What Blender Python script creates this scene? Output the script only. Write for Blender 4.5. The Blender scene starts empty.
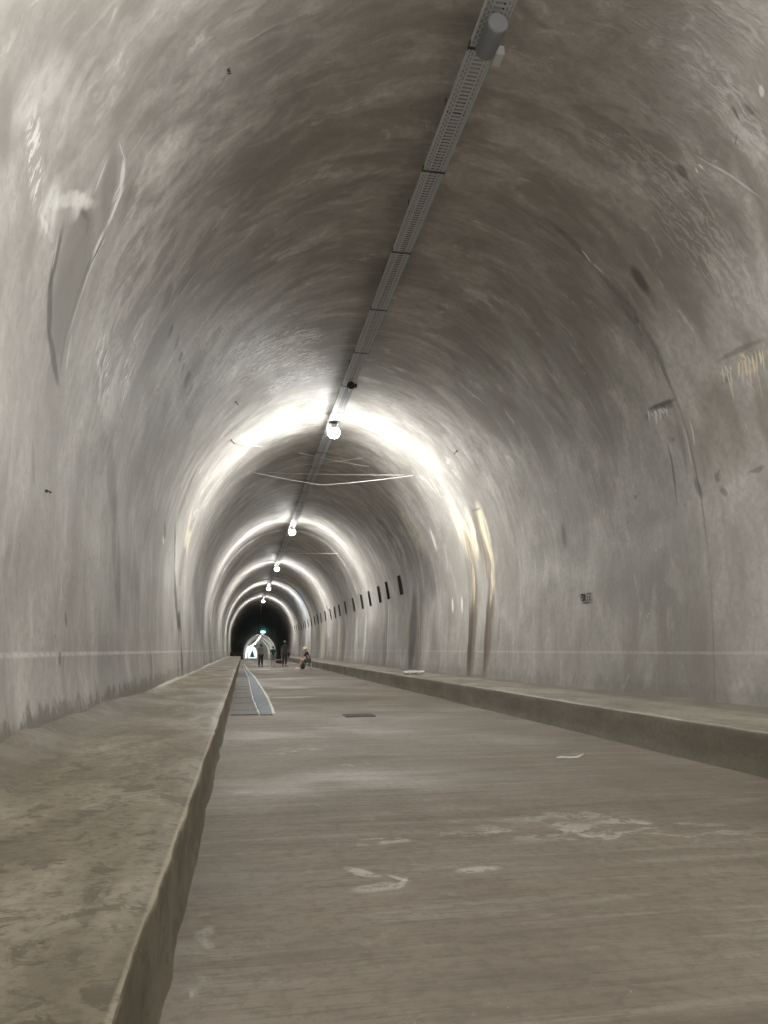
import bpy, bmesh, math, random
from mathutils import Vector, Matrix, noise
random.seed(7)
PI = math.pi
SC = bpy.context.scene
COL = SC.collection

# ------------------------------------------------------------------ camera
F, VX, VY = 740.0, 243.0, 650.0
CAM = Vector((-2.42, 0.0, 1.2))
PITCH = math.atan((VY - 512) / F)
YAW = math.atan((384 - VX) / (F / math.cos(PITCH)))
cd = bpy.data.cameras.new('camera'); cam = bpy.data.objects.new('camera', cd); COL.objects.link(cam)
cam.location = CAM; cam.rotation_euler = (PI / 2 + PITCH, 0, -YAW)
cd.sensor_fit = 'VERTICAL'; cd.sensor_height = 36; cd.lens = F / 1024 * 36; cd.clip_end = 2000; cd.clip_start = 0.05
SC.camera = cam
_fw = Vector((math.sin(YAW) * math.cos(PITCH), math.cos(YAW) * math.cos(PITCH), math.sin(PITCH)))
_rt = Vector((math.cos(YAW), -math.sin(YAW), 0)); _up = _rt.cross(_fw)
def ray(x, y): return (_fw + _rt * ((x - 384) / F) + _up * ((512 - y) / F))
def on_z(x, y, z): d = ray(x, y); return CAM + d * ((z - CAM.z) / d.z)
def on_x(x, y, X): d = ray(x, y); return CAM + d * ((X - CAM.x) / d.x)
def on_y(x, y, Y): d = ray(x, y); return CAM + d * ((Y - CAM.y) / d.y)

# ------------------------------------------------------------------ tunnel path and section
def smooth(t): t = max(0, min(1, t)); return t * t * (3 - 2 * t)
KN = [(-80, 0, 0), (102, 0, 0), (120, .12, -.25), (150, .9, -1.2), (180, 1.65, -2.15), (205, 2.0, -2.8), (300, 2.25, -3.6), (497, 2.3, -4.2), (900, 2.4, -4.6)]
def off(y):
    for a, b in zip(KN, KN[1:]):
        if y <= b[0]:
            t = (y - a[0]) / (b[0] - a[0])
            return (a[1] + (b[1] - a[1]) * t, a[2] + (b[2] - a[2]) * t)
    return KN[-1][1:]
A_, B_, Z0 = 4.22, 5.2, 2.9
def halfw(z): return A_ - 0.13 * ((Z0 - z) / Z0) ** 2
PROF = []
for i in range(31): z = Z0 * i / 30; PROF.append((-halfw(z), z))
for i in range(1, 180): a = PI - PI * i / 180; PROF.append((A_ * math.cos(a), Z0 + B_ * math.sin(a)))
for i in range(31): z = Z0 * (1 - i / 30); PROF.append((halfw(z), z))
SL = [0.0]
for a, b in zip(PROF, PROF[1:]): SL.append(SL[-1] + math.hypot(b[0] - a[0], b[1] - a[1]))
UH = SL[-1] / 2
SL = [s - UH for s in SL]
import bisect
def P(u):
    u = max(-UH, min(UH, u)); i = max(0, min(len(SL) - 2, bisect.bisect_right(SL, u) - 1))
    t = (u - SL[i]) / (SL[i + 1] - SL[i]); a, b = PROF[i], PROF[i + 1]
    x = a[0] + (b[0] - a[0]) * t; z = a[1] + (b[1] - a[1]) * t
    dx, dz = b[0] - a[0], b[1] - a[1]; l = math.hypot(dx, dz)
    return x, z, dz / l, -dx / l           # last two: inward normal
def u_of(x, z):
    best = min(range(len(PROF)), key=lambda i: (PROF[i][0] - x) ** 2 + (PROF[i][1] - z) ** 2); return SL[best]
def inside(x, z):
    return abs(x) < halfw(z) if z < Z0 else (x / A_) ** 2 + ((z - Z0) / B_) ** 2 < 1
def on_lining(px, py):
    d = ray(px, py); t = 1.0
    while t < 200 and inside(CAM.x + d.x * t, CAM.z + d.z * t): t *= 1.03
    lo, hi = t / 1.03, t
    for _ in range(30):
        m = (lo + hi) / 2
        if inside(CAM.x + d.x * m, CAM.z + d.z * m): lo = m
        else: hi = m
    return CAM + d * lo
def uv_at(px, py): p = on_lining(px, py); return u_of(p.x, p.z), p.y
JOINTS = [(-200, 0), (9.7, .035), (21.4, -.03), (34.3, .10), (43.5, .03), (50.5, .09), (59.5, .02), (67, .08), (75, .03), (83, .08), (91, .02), (103, .0), (1e9, 0)]
def ring_off(y):
    for a, b in zip(JOINTS, JOINTS[1:]):
        if y < b[0]: return a[1]
def fbm(x, y, z, o=4): return noise.fractal(Vector((x, y, z)), 1.0, 2.0, o)

# ------------------------------------------------------------------ node helpers
class NT:
    def __init__(s, name):
        s.mat = bpy.data.materials.new(name); s.mat.use_nodes = True
        s.t = s.mat.node_tree; s.bsdf = s.t.nodes['Principled BSDF']; s.L = s.t.links
    def n(s, typ, **k):
        nd = s.t.nodes.new(typ)
        for a, b in k.items(): setattr(nd, a, b)
        return nd
    def set(s, sock, v):
        if isinstance(v, bpy.types.NodeSocket): s.L.new(v, sock)
        elif v is not None: sock.default_value = v
    def uv(s): return s.n('ShaderNodeUVMap').outputs[0]
    def obj(s): return s.n('ShaderNodeTexCoord').outputs['Object']
    def math(s, op, a, b=None, c=None, clamp=False):
        m = s.n('ShaderNodeMath', operation=op, use_clamp=clamp)
        s.set(m.inputs[0], a)
        if b is not None: s.set(m.inputs[1], b)
        if c is not None: s.set(m.inputs[2], c)
        return m.outputs[0]
    def map(s, v, scale=(1, 1, 1), loc=(0, 0, 0), rot=0, typ='POINT'):
        m = s.n('ShaderNodeMapping', vector_type=typ); s.set(m.inputs[0], v)
        m.inputs['Location'].default_value = loc; m.inputs['Scale'].default_value = scale
        m.inputs['Rotation'].default_value = (0, 0, rot); return m.outputs[0]
    def noise(s, v, scale=1, detail=4, rough=.55, dist=0):
        m = s.n('ShaderNodeTexNoise'); s.set(m.inputs['Vector'], v)
        m.inputs['Scale'].default_value = scale; m.inputs['Detail'].default_value = detail
        m.inputs['Roughness'].default_value = rough; m.inputs['Distortion'].default_value = dist
        return m.outputs[0], m.outputs[1]
    def rng(s, v, a, b, c=0, d=1, smooth=True):
        m = s.n('ShaderNodeMapRange', interpolation_type='SMOOTHSTEP' if smooth else 'LINEAR')
        for i, x in enumerate((v, a, b, c, d)): s.set(m.inputs[i], x)
        return m.outputs[0]
    def mix(s, f, a, b, mode='MIX'):
        m = s.n('ShaderNodeMix', data_type='RGBA', blend_type=mode)
        s.set(m.inputs[0], f)
        for i, x in ((6, a), (7, b)):
            if isinstance(x, tuple) and len(x) == 3: x = x + (1,)
            s.set(m.inputs[i], x)
        return m.outputs[2]
    def sep(s, v): m = s.n('ShaderNodeSeparateXYZ'); s.set(m.inputs[0], v); return m.outputs
    def vmath(s, op, a, b=None):
        m = s.n('ShaderNodeVectorMath', operation=op); s.set(m.inputs[0], a)
        if b is not None: s.set(m.inputs[1], b)
        return m.outputs['Value'] if op in ('LENGTH', 'DISTANCE') else m.outputs[0]
    def bump(s, h, strength=.3, dist=.02):
        b = s.n('ShaderNodeBump'); b.inputs['Strength'].default_value = strength; b.inputs['Distance'].default_value = dist
        s.set(b.inputs['Height'], h); s.L.new(b.outputs[0], s.bsdf.inputs['Normal'])
    def out(s, col=None, rough=None, spec=None, metal=None):
        if isinstance(col, tuple) and len(col) == 3: col = col + (1,)
        s.set(s.bsdf.inputs['Base Color'], col); s.set(s.bsdf.inputs['Roughness'], rough)
        s.set(s.bsdf.inputs['Specular IOR Level'], spec); s.set(s.bsdf.inputs['Metallic'], metal)
        return s.mat

def simple(name, col, rough=.7, metal=0, var=.12, scale=8, bump=.1):
    m = NT(name); o = m.obj(); f, _ = m.noise(o, scale, 4)
    lo = tuple(c * (1 - var) for c in col); hi = tuple(min(1, c * (1 + var)) for c in col)
    c = m.mix(f, lo, hi); m.bump(f, bump, .01); return m.out(c, rough, .3, metal)

# strokes on the lining: (x0,y0,x1,y1 pixel ends, width in pixels, colour, strength, texture), each turned into wall coordinates (u, v)
PALE, DARK, CREAM, BROWN, GREY, BLUE = (.86, .85, .81), (.10, .095, .085), (.80, .71, .53), (.20, .155, .115), (.24, .225, .205), (.17, .30, .46)
STROKES = [
 # long curling plaster scar high on the left
 (122,139,127,160,3,PALE,.75,0),(127,156,122,192,3,PALE,.8,0),(121,180,106,228,10,PALE,.7,3),(124,188,107,228,3,PALE,.9,0),(107,225,90,262,3.5,PALE,.8,0),(106,232,94,262,6,PALE,.6,3),(102,240,90,266,2,DARK,.7,0),
 (92,256,74,305,4,DARK,.6,0),(95,258,76,312,2,PALE,.6,0),(77,300,66,335,3,DARK,.5,0),(80,300,70,335,2,PALE,.5,0),(68,325,60,378,2.5,DARK,.6,0),(72,335,67,372,2,PALE,.4,0),(112,152,95,192,2,PALE,.6,0),
 (118,142,104,225,20,GREY,.75,0),
 (84,208,60,345,40,GREY,.80,0),(70,260,56,360,18,GREY,.5,0),(76,206,90,228,22,GREY,.7,0),(62,222,48,292,5,DARK,.75,0),(48,275,50,345,5,DARK,.75,0),(49,325,61,384,6,DARK,.75,0),(74,205,90,216,5,DARK,.45,0),(90,214,88,232,3,DARK,.35,0),(58,230,50,270,2,PALE,.4,0),
 (55,190,40,238,20,PALE,.65,2),(90,190,72,212,16,PALE,.5,2),(34,118,36,210,18,PALE,.7,3),(50,205,95,205,14,PALE,.55,2),(40,210,52,240,8,PALE,.7,2),(28,150,34,190,12,PALE,.6,3),(15,120,70,60,40,PALE,.3,2),
 (6,80,3,160,14,GREY,.55,0),(90,90,60,160,30,BROWN,.15,2),(120,30,100,110,50,BROWN,.16,2),(170,60,130,300,50,GREY,.35,2),(215,60,180,200,30,GREY,.35,2),(300,60,240,220,60,GREY,.35,2),(150,180,120,330,36,GREY,.3,2),
 # lime flecks at left, and wet glints near the lamp painted as pale streaks
 (240,350,320,345,60,GREY,.45,2),(96,350,112,390,26,GREY,.5,2),
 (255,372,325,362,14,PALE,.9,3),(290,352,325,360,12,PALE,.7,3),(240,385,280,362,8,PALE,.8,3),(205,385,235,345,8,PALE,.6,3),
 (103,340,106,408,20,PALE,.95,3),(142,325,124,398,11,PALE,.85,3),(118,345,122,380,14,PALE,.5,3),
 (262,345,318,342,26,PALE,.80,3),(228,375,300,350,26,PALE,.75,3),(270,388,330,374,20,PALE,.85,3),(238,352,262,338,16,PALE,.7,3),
 # row of short dark scars

 (170,285,166,305,6,DARK,.45,0),(195,395,190,420,9,DARK,.5,2),(150,300,110,420,60,GREY,.3,2),
 (175,327,173,338,4,DARK,.95,0),(180.5,340,178.5,349,3.5,DARK,.95,0),(183.5,353,182,363,4,DARK,.95,0),(186,365,184.5,374,3.5,DARK,.95,0),(190,374,188,387,4,DARK,.95,0),(192.5,386,189.5,396,4,DARK,.95,0),
 # left wall runs
 (112,430,118,520,9,GREY,.6,0),(116,500,122,620,8,DARK,.4,1),(166,525,167,542,3,DARK,.65,0),(165,537,166,545,1.5,PALE,.5,0),(65,611,66,624,3,DARK,.7,0),(58,656,58.6,665,3,DARK,.7,0),
 (137,545,141,600,5,GREY,.6,1),(134,470,140,640,9,GREY,.4,1),(150,560,153,650,7,GREY,.4,1),(205,590,206,665,6,DARK,.5,0),(212,590,213,660,3,DARK,.4,0),(197,560,198,668,5,GREY,.5,1),(33,450,36,480,3,DARK,.4,1),(152,655,152,672,3,DARK,.5,0),(145,690,147,700,6,DARK,.5,0),
 (60,640,75,720,30,GREY,.25,1),(0,640,10,740,30,GREY,.2,2),
 # dark line of the left joint
 (183,690,180,640,2.2,DARK,.85,0),(180.5,645,175.5,560,2.2,DARK,.85,0),(175.5,570,178,520,2,DARK,.7,0),(178,525,200,465,1.6,DARK,.5,0),(186,560,192,510,3,CREAM,.4,0),(198,470,235,430,2.5,BROWN,.4,0),(190,600,200,665,8,PALE,.3,1),
 # right wall: joint scar and drip stains
 (545,218,600,275,7,DARK,.45,0),(598,272,642,325,8,DARK,.5,0),(640,322,672,394,8,DARK,.55,0),(674,395,692,470,3.5,PALE,.5,0),(668,398,686,470,6,DARK,.35,0),
 (580,249,592,264,2,PALE,.9,0),(593,264,603,272,2,PALE,.6,0),
 (631,265,646,290,11,DARK,.8,0),(635,318,639,325,5,DARK,.75,0),
 (642,420,676,402,10,DARK,.85,2),(646,417,666,408,8,PALE,.85,3),(650,420,666,445,9,DARK,.6,2),(662,436,674,440,7,DARK,.6,2),(665,440,676,505,3,DARK,.65,0),(645,412,675,402,4,DARK,.8,0),
 (722,372,733,364,9,PALE,.85,3),(738,366,766,352,13,CREAM,.95,3),(742,374,756,366,8,CREAM,.85,3),(727,375,734,400,2,CREAM,.85,0),(757,370,764,405,2,CREAM,.7,0),(745,378,756,392,2,CREAM,.6,0),(722,385,732,372,6,DARK,.4,2),
 (722,366,724.5,386,2.2,CREAM,0.9,0),(725.5,367,728,381,1.6,CREAM,0.8,0),(729,365,731.5,387,2,CREAM,0.85,0),(738,362,740.5,380,2.6,CREAM,0.95,0),(741.5,360,744,384,1.8,CREAM,0.9,0),(745,359,747.5,375,3,CREAM,0.95,0),(748.5,357,751,385,1.8,CREAM,0.9,0),(752,355,754.5,373,3,CREAM,0.95,0),(756,353,758.5,377,2,CREAM,0.9,0),(760,352,762.5,368,3,CREAM,0.95,0),(763,352,765.5,374,2,CREAM,0.9,0),(646,412,648,424,2,PALE,.8,0),(652,410,654,422,2.4,PALE,.85,0),(657,408,659,422,1.6,PALE,.8,0),(663,405,665,418,1.6,PALE,.6,0),
 (712,395,732,460,50,BROWN,.45,0),(760,385,772,440,30,BROWN,.55,0),(715,362,768,338,12,BROWN,.5,0),(690,420,705,480,30,BROWN,.3,0),
 (695,480,702,494,10,DARK,.55,0),(714,480,735,472,9,DARK,.55,2),(748,476,768,470,8,DARK,.5,2),(722,490,728,494,5,DARK,.5,0),
 (561,526,564,545,5,DARK,.5,0),(690,418,697,450,2,PALE,.5,0),(560,430,590,480,30,GREY,.2,2),(640,180,760,320,60,PALE,.25,3),(690,60,760,140,60,PALE,.3,3),(560,130,720,200,40,PALE,.22,3),
 (732,104,740,118,4,DARK,.6,0),(700,163,707,170,2,PALE,.95,0),(696,165,702,175,2,PALE,.8,0),(678,165,690,178,10,DARK,.6,0),(748,105,758,116,5,DARK,.6,0),(762,84,764,94,3,PALE,.6,0),(736,130,737,146,3,DARK,.65,0),(635,92,690,140,8,DARK,.35,2),(690,150,765,200,3,PALE,.5,0),
 # double calcite run on the right wall
 (457,516,472,560,9,CREAM,1,1),(466,512,476,556,6,CREAM,.95,1),(464,530,474,600,6,BROWN,.85,1),(472,512,484,560,9,BROWN,.75,1),(478,510,488,556,9,CREAM,1,1),(486,538,491,590,6,CREAM,.95,1),(482,540,489,590,6,BROWN,.85,1),(470,512,480,508,5,DARK,.5,0),
 (473,560,469,678,7,BROWN,.9,0),(472,565,472,610,3,CREAM,.7,1),(489,570,484,678,8,BROWN,.95,0),(490,570,489,606,3,CREAM,.85,1),(464,678,488,682,9,BROWN,.6,0),(472,590,468,678,3,DARK,.65,0),(486.5,600,483,676,3.5,DARK,.7,0),
 (499,600,496,650,3,GREY,.5,0),(454,600,454,612,2,PALE,.8,0),(463.5,598,463.5,614,2,PALE,.8,0),(431,530,437,548,3,PALE,.8,0),
 # dark drain run further on
 (398,522,424,590,22,DARK,.70,1),(406,518,418,540,12,CREAM,.6,3),(384,525,400,560,14,DARK,.55,2),(415,590,410,672,9,DARK,.9,0),(421,600,417,668,8,BROWN,.7,1),(428,560,434,590,10,DARK,.5,0),(438,600,434,650,7,GREY,.7,1),
 (386,600,382,666,9,DARK,.50,0),(378,608,374,664,9,GREY,.6,0),(389,604,385,668,1.5,PALE,.5,0),(343,615,341,664,5,DARK,.5,0),(334,620,332,662,5,GREY,.6,0),(326,622,325,660,3,DARK,.4,0),(356,615,354,664,3,PALE,.5,0),(364,615,361,664,2,PALE,.5,0),(338,620,336,662,2,CREAM,.6,0),(322,625,321,660,2,CREAM,.5,0),
 # bluish patches in the deep part
 (284,590,294,614,9,BLUE,.9,2),(276,595,284,606,7,BLUE,.8,2),(299,592,304,622,7,BLUE,.5,2),(262,604,272,608,6,BLUE,.6,2),(290,585,300,600,6,BLUE,.5,2),
]
def width_at(x0, y0, x1, y1, w):
    mx, my = (x0 + x1) / 2, (y0 + y1) / 2; dx, dy = x1 - x0, y1 - y0; l = math.hypot(dx, dy) or 1; px, py = -dy / l * w / 2, dx / l * w / 2
    a = uv_at(mx + px, my + py); b = uv_at(mx - px, my - py); A = uv_at(x0, y0); B = uv_at(x1, y1)
    du, dv = B[0] - A[0], B[1] - A[1]; L = math.hypot(du, dv) or 1
    return max(.012, abs((a[0] - b[0]) * -dv / L + (a[1] - b[1]) * du / L))
ZSPLIT = 5.6
USPL = abs(u_of(A_ * math.sqrt(1 - ((ZSPLIT - Z0) / B_) ** 2), ZSPLIT))
USEAM = abs(u_of(-halfw(1.12), 1.12))

def lining_material(name, ulo, uhi, vlo, vhi):
    m = NT(name); uv = m.uv()
    wob = m.vmath('SCALE', m.vmath('SUBTRACT', m.noise(uv, 1.7, 3)[1], (.5, .5, .5)))
    wob.node.inputs['Scale'].default_value = .28
    wuv = m.vmath('ADD', uv, wob); suv = m.vmath('ADD', uv, m.vmath('MULTIPLY', wob, (.22, .22, .22)))
    u, v, _ = m.sep(uv)
    big, _ = m.noise(m.map(uv, (.45, .6, 1)), .55, 5, .6, .4)
    mid, _ = m.noise(m.map(wuv, (.55, 1.3, 1), rot=.35), 1.6, 6, .68, .6)
    streak, _ = m.noise(m.map(wuv, (.22, 3.2, 1)), 1.5, 5, .65, .2)
    cl, _ = m.noise(m.map(uv, (1, 1, 1), rot=.5), 9, 7, .72)
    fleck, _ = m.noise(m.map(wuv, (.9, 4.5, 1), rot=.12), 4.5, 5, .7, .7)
    wet, _ = m.noise(m.map(wuv, (.6, .9, 1)), .9, 4, .6)
    au = m.math('ABSOLUTE', u); calm = m.rng(au, USPL - .8, USPL + 2.2, 1, .42)
    c = m.mix(m.rng(big, .32, .68), (.33, .312, .283), (.56, .542, .505))
    big2, _ = m.noise(m.map(uv, (.5, 1, 1), (7, 3, 0)), 1.1, 4, .6, .8)
    c = m.mix(m.math('MULTIPLY', m.rng(big2, .49, .62, 0, .62), calm), c, (.25, .225, .195)); c = m.mix(m.rng(big2, .46, .34, 0, .35), c, (.66, .64, .6))
    rp = m.n('ShaderNodeValToRGB'); rp.color_ramp.interpolation = 'CONSTANT'; m.set(rp.inputs[0], m.math('DIVIDE', v, 110.0))
    el = rp.color_ramp.elements
    for q_, (jj, tone) in enumerate(((0, 1.0), (9.7, .90), (21.4, 1.0), (34.3, .78), (43.5, 1.0), (50.5, .8), (59.5, 1.0), (67, .85), (75, 1.0), (83, .85), (91, 1.0))):
        e = el[q_] if q_ < 2 else el.new(jj / 110); e.position = jj / 110; e.color = (tone, tone, tone, 1)
    c = m.mix(1.0, c, rp.outputs[0], 'MULTIPLY')
    c = m.mix(m.math('MULTIPLY', m.rng(mid, .44, .62, 0, .60), calm), c, (.27, .25, .222))
    c = m.mix(m.math('MULTIPLY', m.rng(mid, .43, .33, 0, .55), calm), c, (.74, .72, .67))
    c = m.mix(m.math('MULTIPLY', m.rng(streak, .52, .66, 0, .24), calm), c, (.25, .235, .212))
    c = m.mix(m.math('MULTIPLY', m.rng(streak, .45, .33, 0, .22), calm), c, (.74, .72, .68))
    c = m.mix(m.rng(cl, .42, .66, 0, .38), c, (.27, .255, .235))
    # pale lime wisps, mostly on the haunches
    wisp = m.math('MULTIPLY', m.rng(fleck, .60, .74), m.rng(m.noise(uv, .5, 2)[0], .48, .62))
    c = m.mix(m.math('MULTIPLY', wisp, .5), c, PALE)
    # pale casting seam
    sm = m.math('MULTIPLY', m.rng(m.math('ABSOLUTE', m.math('SUBTRACT', au, USEAM)), .006, .035, 1, 0), m.rng(cl, .40, .55, .10, .48 if uhi < 0 else .24))
    c = m.mix(sm, c, PALE)
    pit, _ = m.noise(m.map(uv, (.8, .8, 1), (2, 9, 0)), 5.5, 3, .5)
    c = m.mix(m.rng(pit, .735, .775, 0, .6), c, (.13, .12, .105))
    # damp foot of the walls
    d = m.math('ADD', m.math('SUBTRACT', UH - .45, au), m.math('MULTIPLY', m.math('SUBTRACT', m.noise(m.map(uv, (1.1, 1.7, 1)), 2.2, 6, .68)[0], .5), .85))
    near = m.rng(v, 14, 24, 1, .25) if uhi < -1 and ulo < -USPL - .1 else .3
    c = m.mix(m.math('MULTIPLY', m.math('MULTIPLY', m.rng(d, .16, .30, 1, 0), near), .8), c, (.17, .155, .128))
    # thin joint lines between castings
    rough = m.math('ADD', .68, m.math('MULTIPLY', wet, -.18))
    cnt = 0
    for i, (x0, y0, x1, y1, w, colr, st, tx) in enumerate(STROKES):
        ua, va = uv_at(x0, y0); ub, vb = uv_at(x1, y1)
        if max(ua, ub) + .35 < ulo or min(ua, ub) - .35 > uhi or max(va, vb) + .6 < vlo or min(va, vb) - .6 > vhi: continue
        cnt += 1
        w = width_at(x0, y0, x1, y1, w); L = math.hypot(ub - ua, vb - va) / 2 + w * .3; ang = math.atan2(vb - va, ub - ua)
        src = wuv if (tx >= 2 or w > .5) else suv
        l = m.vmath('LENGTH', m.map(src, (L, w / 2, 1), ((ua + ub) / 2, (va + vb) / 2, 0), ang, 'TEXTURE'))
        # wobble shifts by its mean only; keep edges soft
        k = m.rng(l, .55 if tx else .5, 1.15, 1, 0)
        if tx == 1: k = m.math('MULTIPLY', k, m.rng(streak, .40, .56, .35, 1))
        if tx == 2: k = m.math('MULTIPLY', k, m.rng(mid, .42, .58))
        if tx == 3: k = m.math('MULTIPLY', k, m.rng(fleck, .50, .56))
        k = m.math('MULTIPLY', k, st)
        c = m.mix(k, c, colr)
    h = m.math('ADD', m.math('MULTIPLY', mid, .55), m.math('MULTIPLY', cl, .35))
    h = m.math('ADD', h, m.math('MULTIPLY', streak, .5))
    h = m.math('ADD', h, m.math('MULTIPLY', fleck, .2))
    print(name, cnt)
    m.bump(h, .42, .05)
    return m.out(c, rough, .42)

# ------------------------------------------------------------------ mesh helpers
def link(name, me, mat=None, parent=None, smooth_=False):
    o = bpy.data.objects.new(name, me); COL.objects.link(o)
    if mat: me.materials.append(mat)
    if parent: o.parent = parent
    if smooth_:
        for p in me.polygons: p.use_smooth = True
    return o
def obj(name, bm, mat=None, parent=None, smooth_=False):
    me = bpy.data.meshes.new(name); bmesh.ops.recalc_face_normals(bm, faces=bm.faces); bm.to_mesh(me); bm.free()
    return link(name, me, mat, parent, smooth_)
def tag(o, label=None, cat=None, group=None, kind=None):
    for k, v in (('label', label), ('category', cat), ('group', group), ('kind', kind)):
        if v: o[k] = v
    return o
def thing(name, label, cat, loc=(0, 0, 0), rz=0, group=None):
    o = bpy.data.objects.new(name, None); COL.objects.link(o); o.empty_display_size = .1
    o.location = loc; o.rotation_euler = (0, 0, rz); return tag(o, label, cat, group)
def box(bm, c, s, bev=0, rot=None):
    r = bmesh.ops.create_cube(bm, size=1.0); vs = r['verts']
    bmesh.ops.scale(bm, vec=Vector(s), verts=vs)
    if bev:
        es = list({e for v in vs for e in v.link_edges})
        g = bmesh.ops.bevel(bm, geom=es, offset=bev, segments=2, affect='EDGES', profile=.6); vs = list({v for f in g['faces'] for v in f.verts} | {v for v in vs if v.is_valid})
    if rot: bmesh.ops.rotate(bm, verts=vs, cent=(0, 0, 0), matrix=rot)
    bmesh.ops.translate(bm, vec=Vector(c), verts=vs); return vs
def cyl(bm, a, b, r0, r1=None, n=16, caps=True):
    a = Vector(a); b = Vector(b); d = b - a; r1 = r0 if r1 is None else r1
    r = bmesh.ops.create_cone(bm, cap_ends=caps, segments=n, radius1=r0, radius2=r1, depth=d.length)
    q = d.to_track_quat('Z', 'Y').to_matrix().to_4x4()
    bmesh.ops.transform(bm, matrix=Matrix.Translation((a + b) / 2) @ q, verts=r['verts']); return r['verts']
def tube(bm, pts, r, n=6):
    pts = [Vector(p) for p in pts]; rings = []
    for i, p in enumerate(pts):
        d = (pts[min(i + 1, len(pts) - 1)] - pts[max(i - 1, 0)]).normalized()
        s = d.cross(Vector((0, 0, 1)));
        if s.length < 1e-4: s = d.cross(Vector((0, 1, 0)))
        s.normalize(); t = s.cross(d); rr = r[i] if isinstance(r, (list, tuple)) else r
        rings.append([bm.verts.new(p + (s * math.cos(2 * PI * k / n) + t * math.sin(2 * PI * k / n)) * rr) for k in range(n)])
    for a, b in zip(rings, rings[1:]):
        for k in range(n): bm.faces.new((a[k], a[(k + 1) % n], b[(k + 1) % n], b[k]))
    bm.faces.new(rings[0][::-1]); bm.faces.new(rings[-1])
def ball(bm, c, s, seg=16, rings=10, rot=None):
    r = bmesh.ops.create_uvsphere(bm, u_segments=seg, v_segments=rings, radius=1.0)
    M = Matrix.Translation(Vector(c)) @ (rot.to_4x4() if rot else Matrix.Identity(4)) @ Matrix.Diagonal((*s, 1))
    bmesh.ops.transform(bm, matrix=M, verts=r['verts']); return r['verts']
def copy_tree(o, parent=None):
    c = o.copy(); COL.objects.link(c)
    if parent: c.parent = parent
    for ch in list(o.children): copy_tree(ch, c)
    return c

# ------------------------------------------------------------------ lining
NICHE_Y = [31.0, 33.9, 36.7, 39.6, 42.4, 45.3, 48.9, 52.4, 55.2, 58.0, 61.2, 64.6, 68.0, 71.4, 74.8, 78.2, 81.6, 85, 88.4, 91.8, 95.2, 98.6]
NH, NW, NZ = .78, .52, 3.93
def vlist():
    vs = []; y = -60.0
    while y < 500:
        vs.append(y)
        y += 2.0 if y < -2 else .12 if y < 14 else .2 if y < 32 else .5 if y < 104 else 3.0
    for j, _ in JOINTS[1:-1]: vs += [j - .004, j + .004]
    for n_ in NICHE_Y: vs += [n_ - NW / 2, n_ + NW / 2]
    vs.append(497.0); vs = sorted(v for v in set(vs) if v <= 497.0)
    out = [vs[0]]
    for v in vs[1:]:
        if v - out[-1] > .003: out.append(v)
    return out
VS = vlist()
UN0, UN1 = u_of(4.2, NZ + NH / 2), u_of(4.2, NZ - NH / 2)
def ulist(a, b, step, extra=()):
    n_ = max(1, round((b - a) / step)); us = [a + (b - a) * i / n_ for i in range(n_ + 1)]
    for e in extra:
        us = [x for x in us if abs(x - e) > .03] + [e]
    return sorted(us)
def lin_pt(u, v):
    x, z, nx, nz = P(u); ox, oz = off(v)
    amp = 1 if v < 104 else 0
    cx, sy = x * .9, z * .9
    d = -ring_off(v)
    if amp and v > -4:
        d += .035 * fbm(x * .45, v * .4, z * .45, 3) + .012 * fbm(x * 1.7, v * 1.1, z * 1.7, 3)
    nr = smooth((v + 2) / 4) * smooth((20 - v) / 8)
    if x < 0 and z < 1.2: d += nr * .05 * smooth((1.15 - z) / .7) * (1 + .3 * fbm(v * 1.3, z * 2, 0, 3))
    return Vector((x + nx * d + ox, v, z + nz * d + oz))
def lining(name, ua, ub, zones, extra=()):
    us = ulist(ua, ub, .11, extra); bm = bmesh.new(); uvl = bm.loops.layers.uv.new('UVMap')
    grid = [[bm.verts.new(lin_pt(u, v)) for u in us] for v in VS]
    for i in range(len(VS) - 1):
        vm = (VS[i] + VS[i + 1]) / 2
        inn = name == 'wall_right' and any(abs(vm - q) < NW / 2 for q in NICHE_Y)
        for j in range(len(us) - 1):
            um = (us[j] + us[j + 1]) / 2
            if inn and UN0 < um < UN1: continue
            f = bm.faces.new((grid[i][j], grid[i][j + 1], grid[i + 1][j + 1], grid[i + 1][j])); f.smooth = True
            f.material_index = next(q for q, (a0, a1, b0, b1) in enumerate(zones) if a0 <= um <= a1 and b0 <= vm < b1)
            for lp, (a, b) in zip(f.loops, ((i, j), (i, j + 1), (i + 1, j + 1), (i + 1, j))): lp[uvl].uv = (us[b], VS[a])
    me = bpy.data.meshes.new(name); bm.to_mesh(me); bm.free()
    o = link(name, me); tag(o, kind='structure'); return o
def zoned(name, ua, ub, zs, extra=()):
    o = lining(name, ua, ub, zs, extra)
    for q, (a0, a1, b0, b1) in enumerate(zs): o.data.materials.append(lining_material('lining_concrete_%s_%d' % (name, q), a0, a1, b0, b1))
    return o
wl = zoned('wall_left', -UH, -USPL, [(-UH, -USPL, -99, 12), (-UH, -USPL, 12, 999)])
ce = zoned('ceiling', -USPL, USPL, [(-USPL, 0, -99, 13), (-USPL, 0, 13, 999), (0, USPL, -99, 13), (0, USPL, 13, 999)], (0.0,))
wr = zoned('wall_right', USPL, UH, [(USPL, UH, -99, 11.5), (USPL, UH, 11.5, 26), (USPL, UH, 26, 999)], (UN0, UN1))

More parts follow.
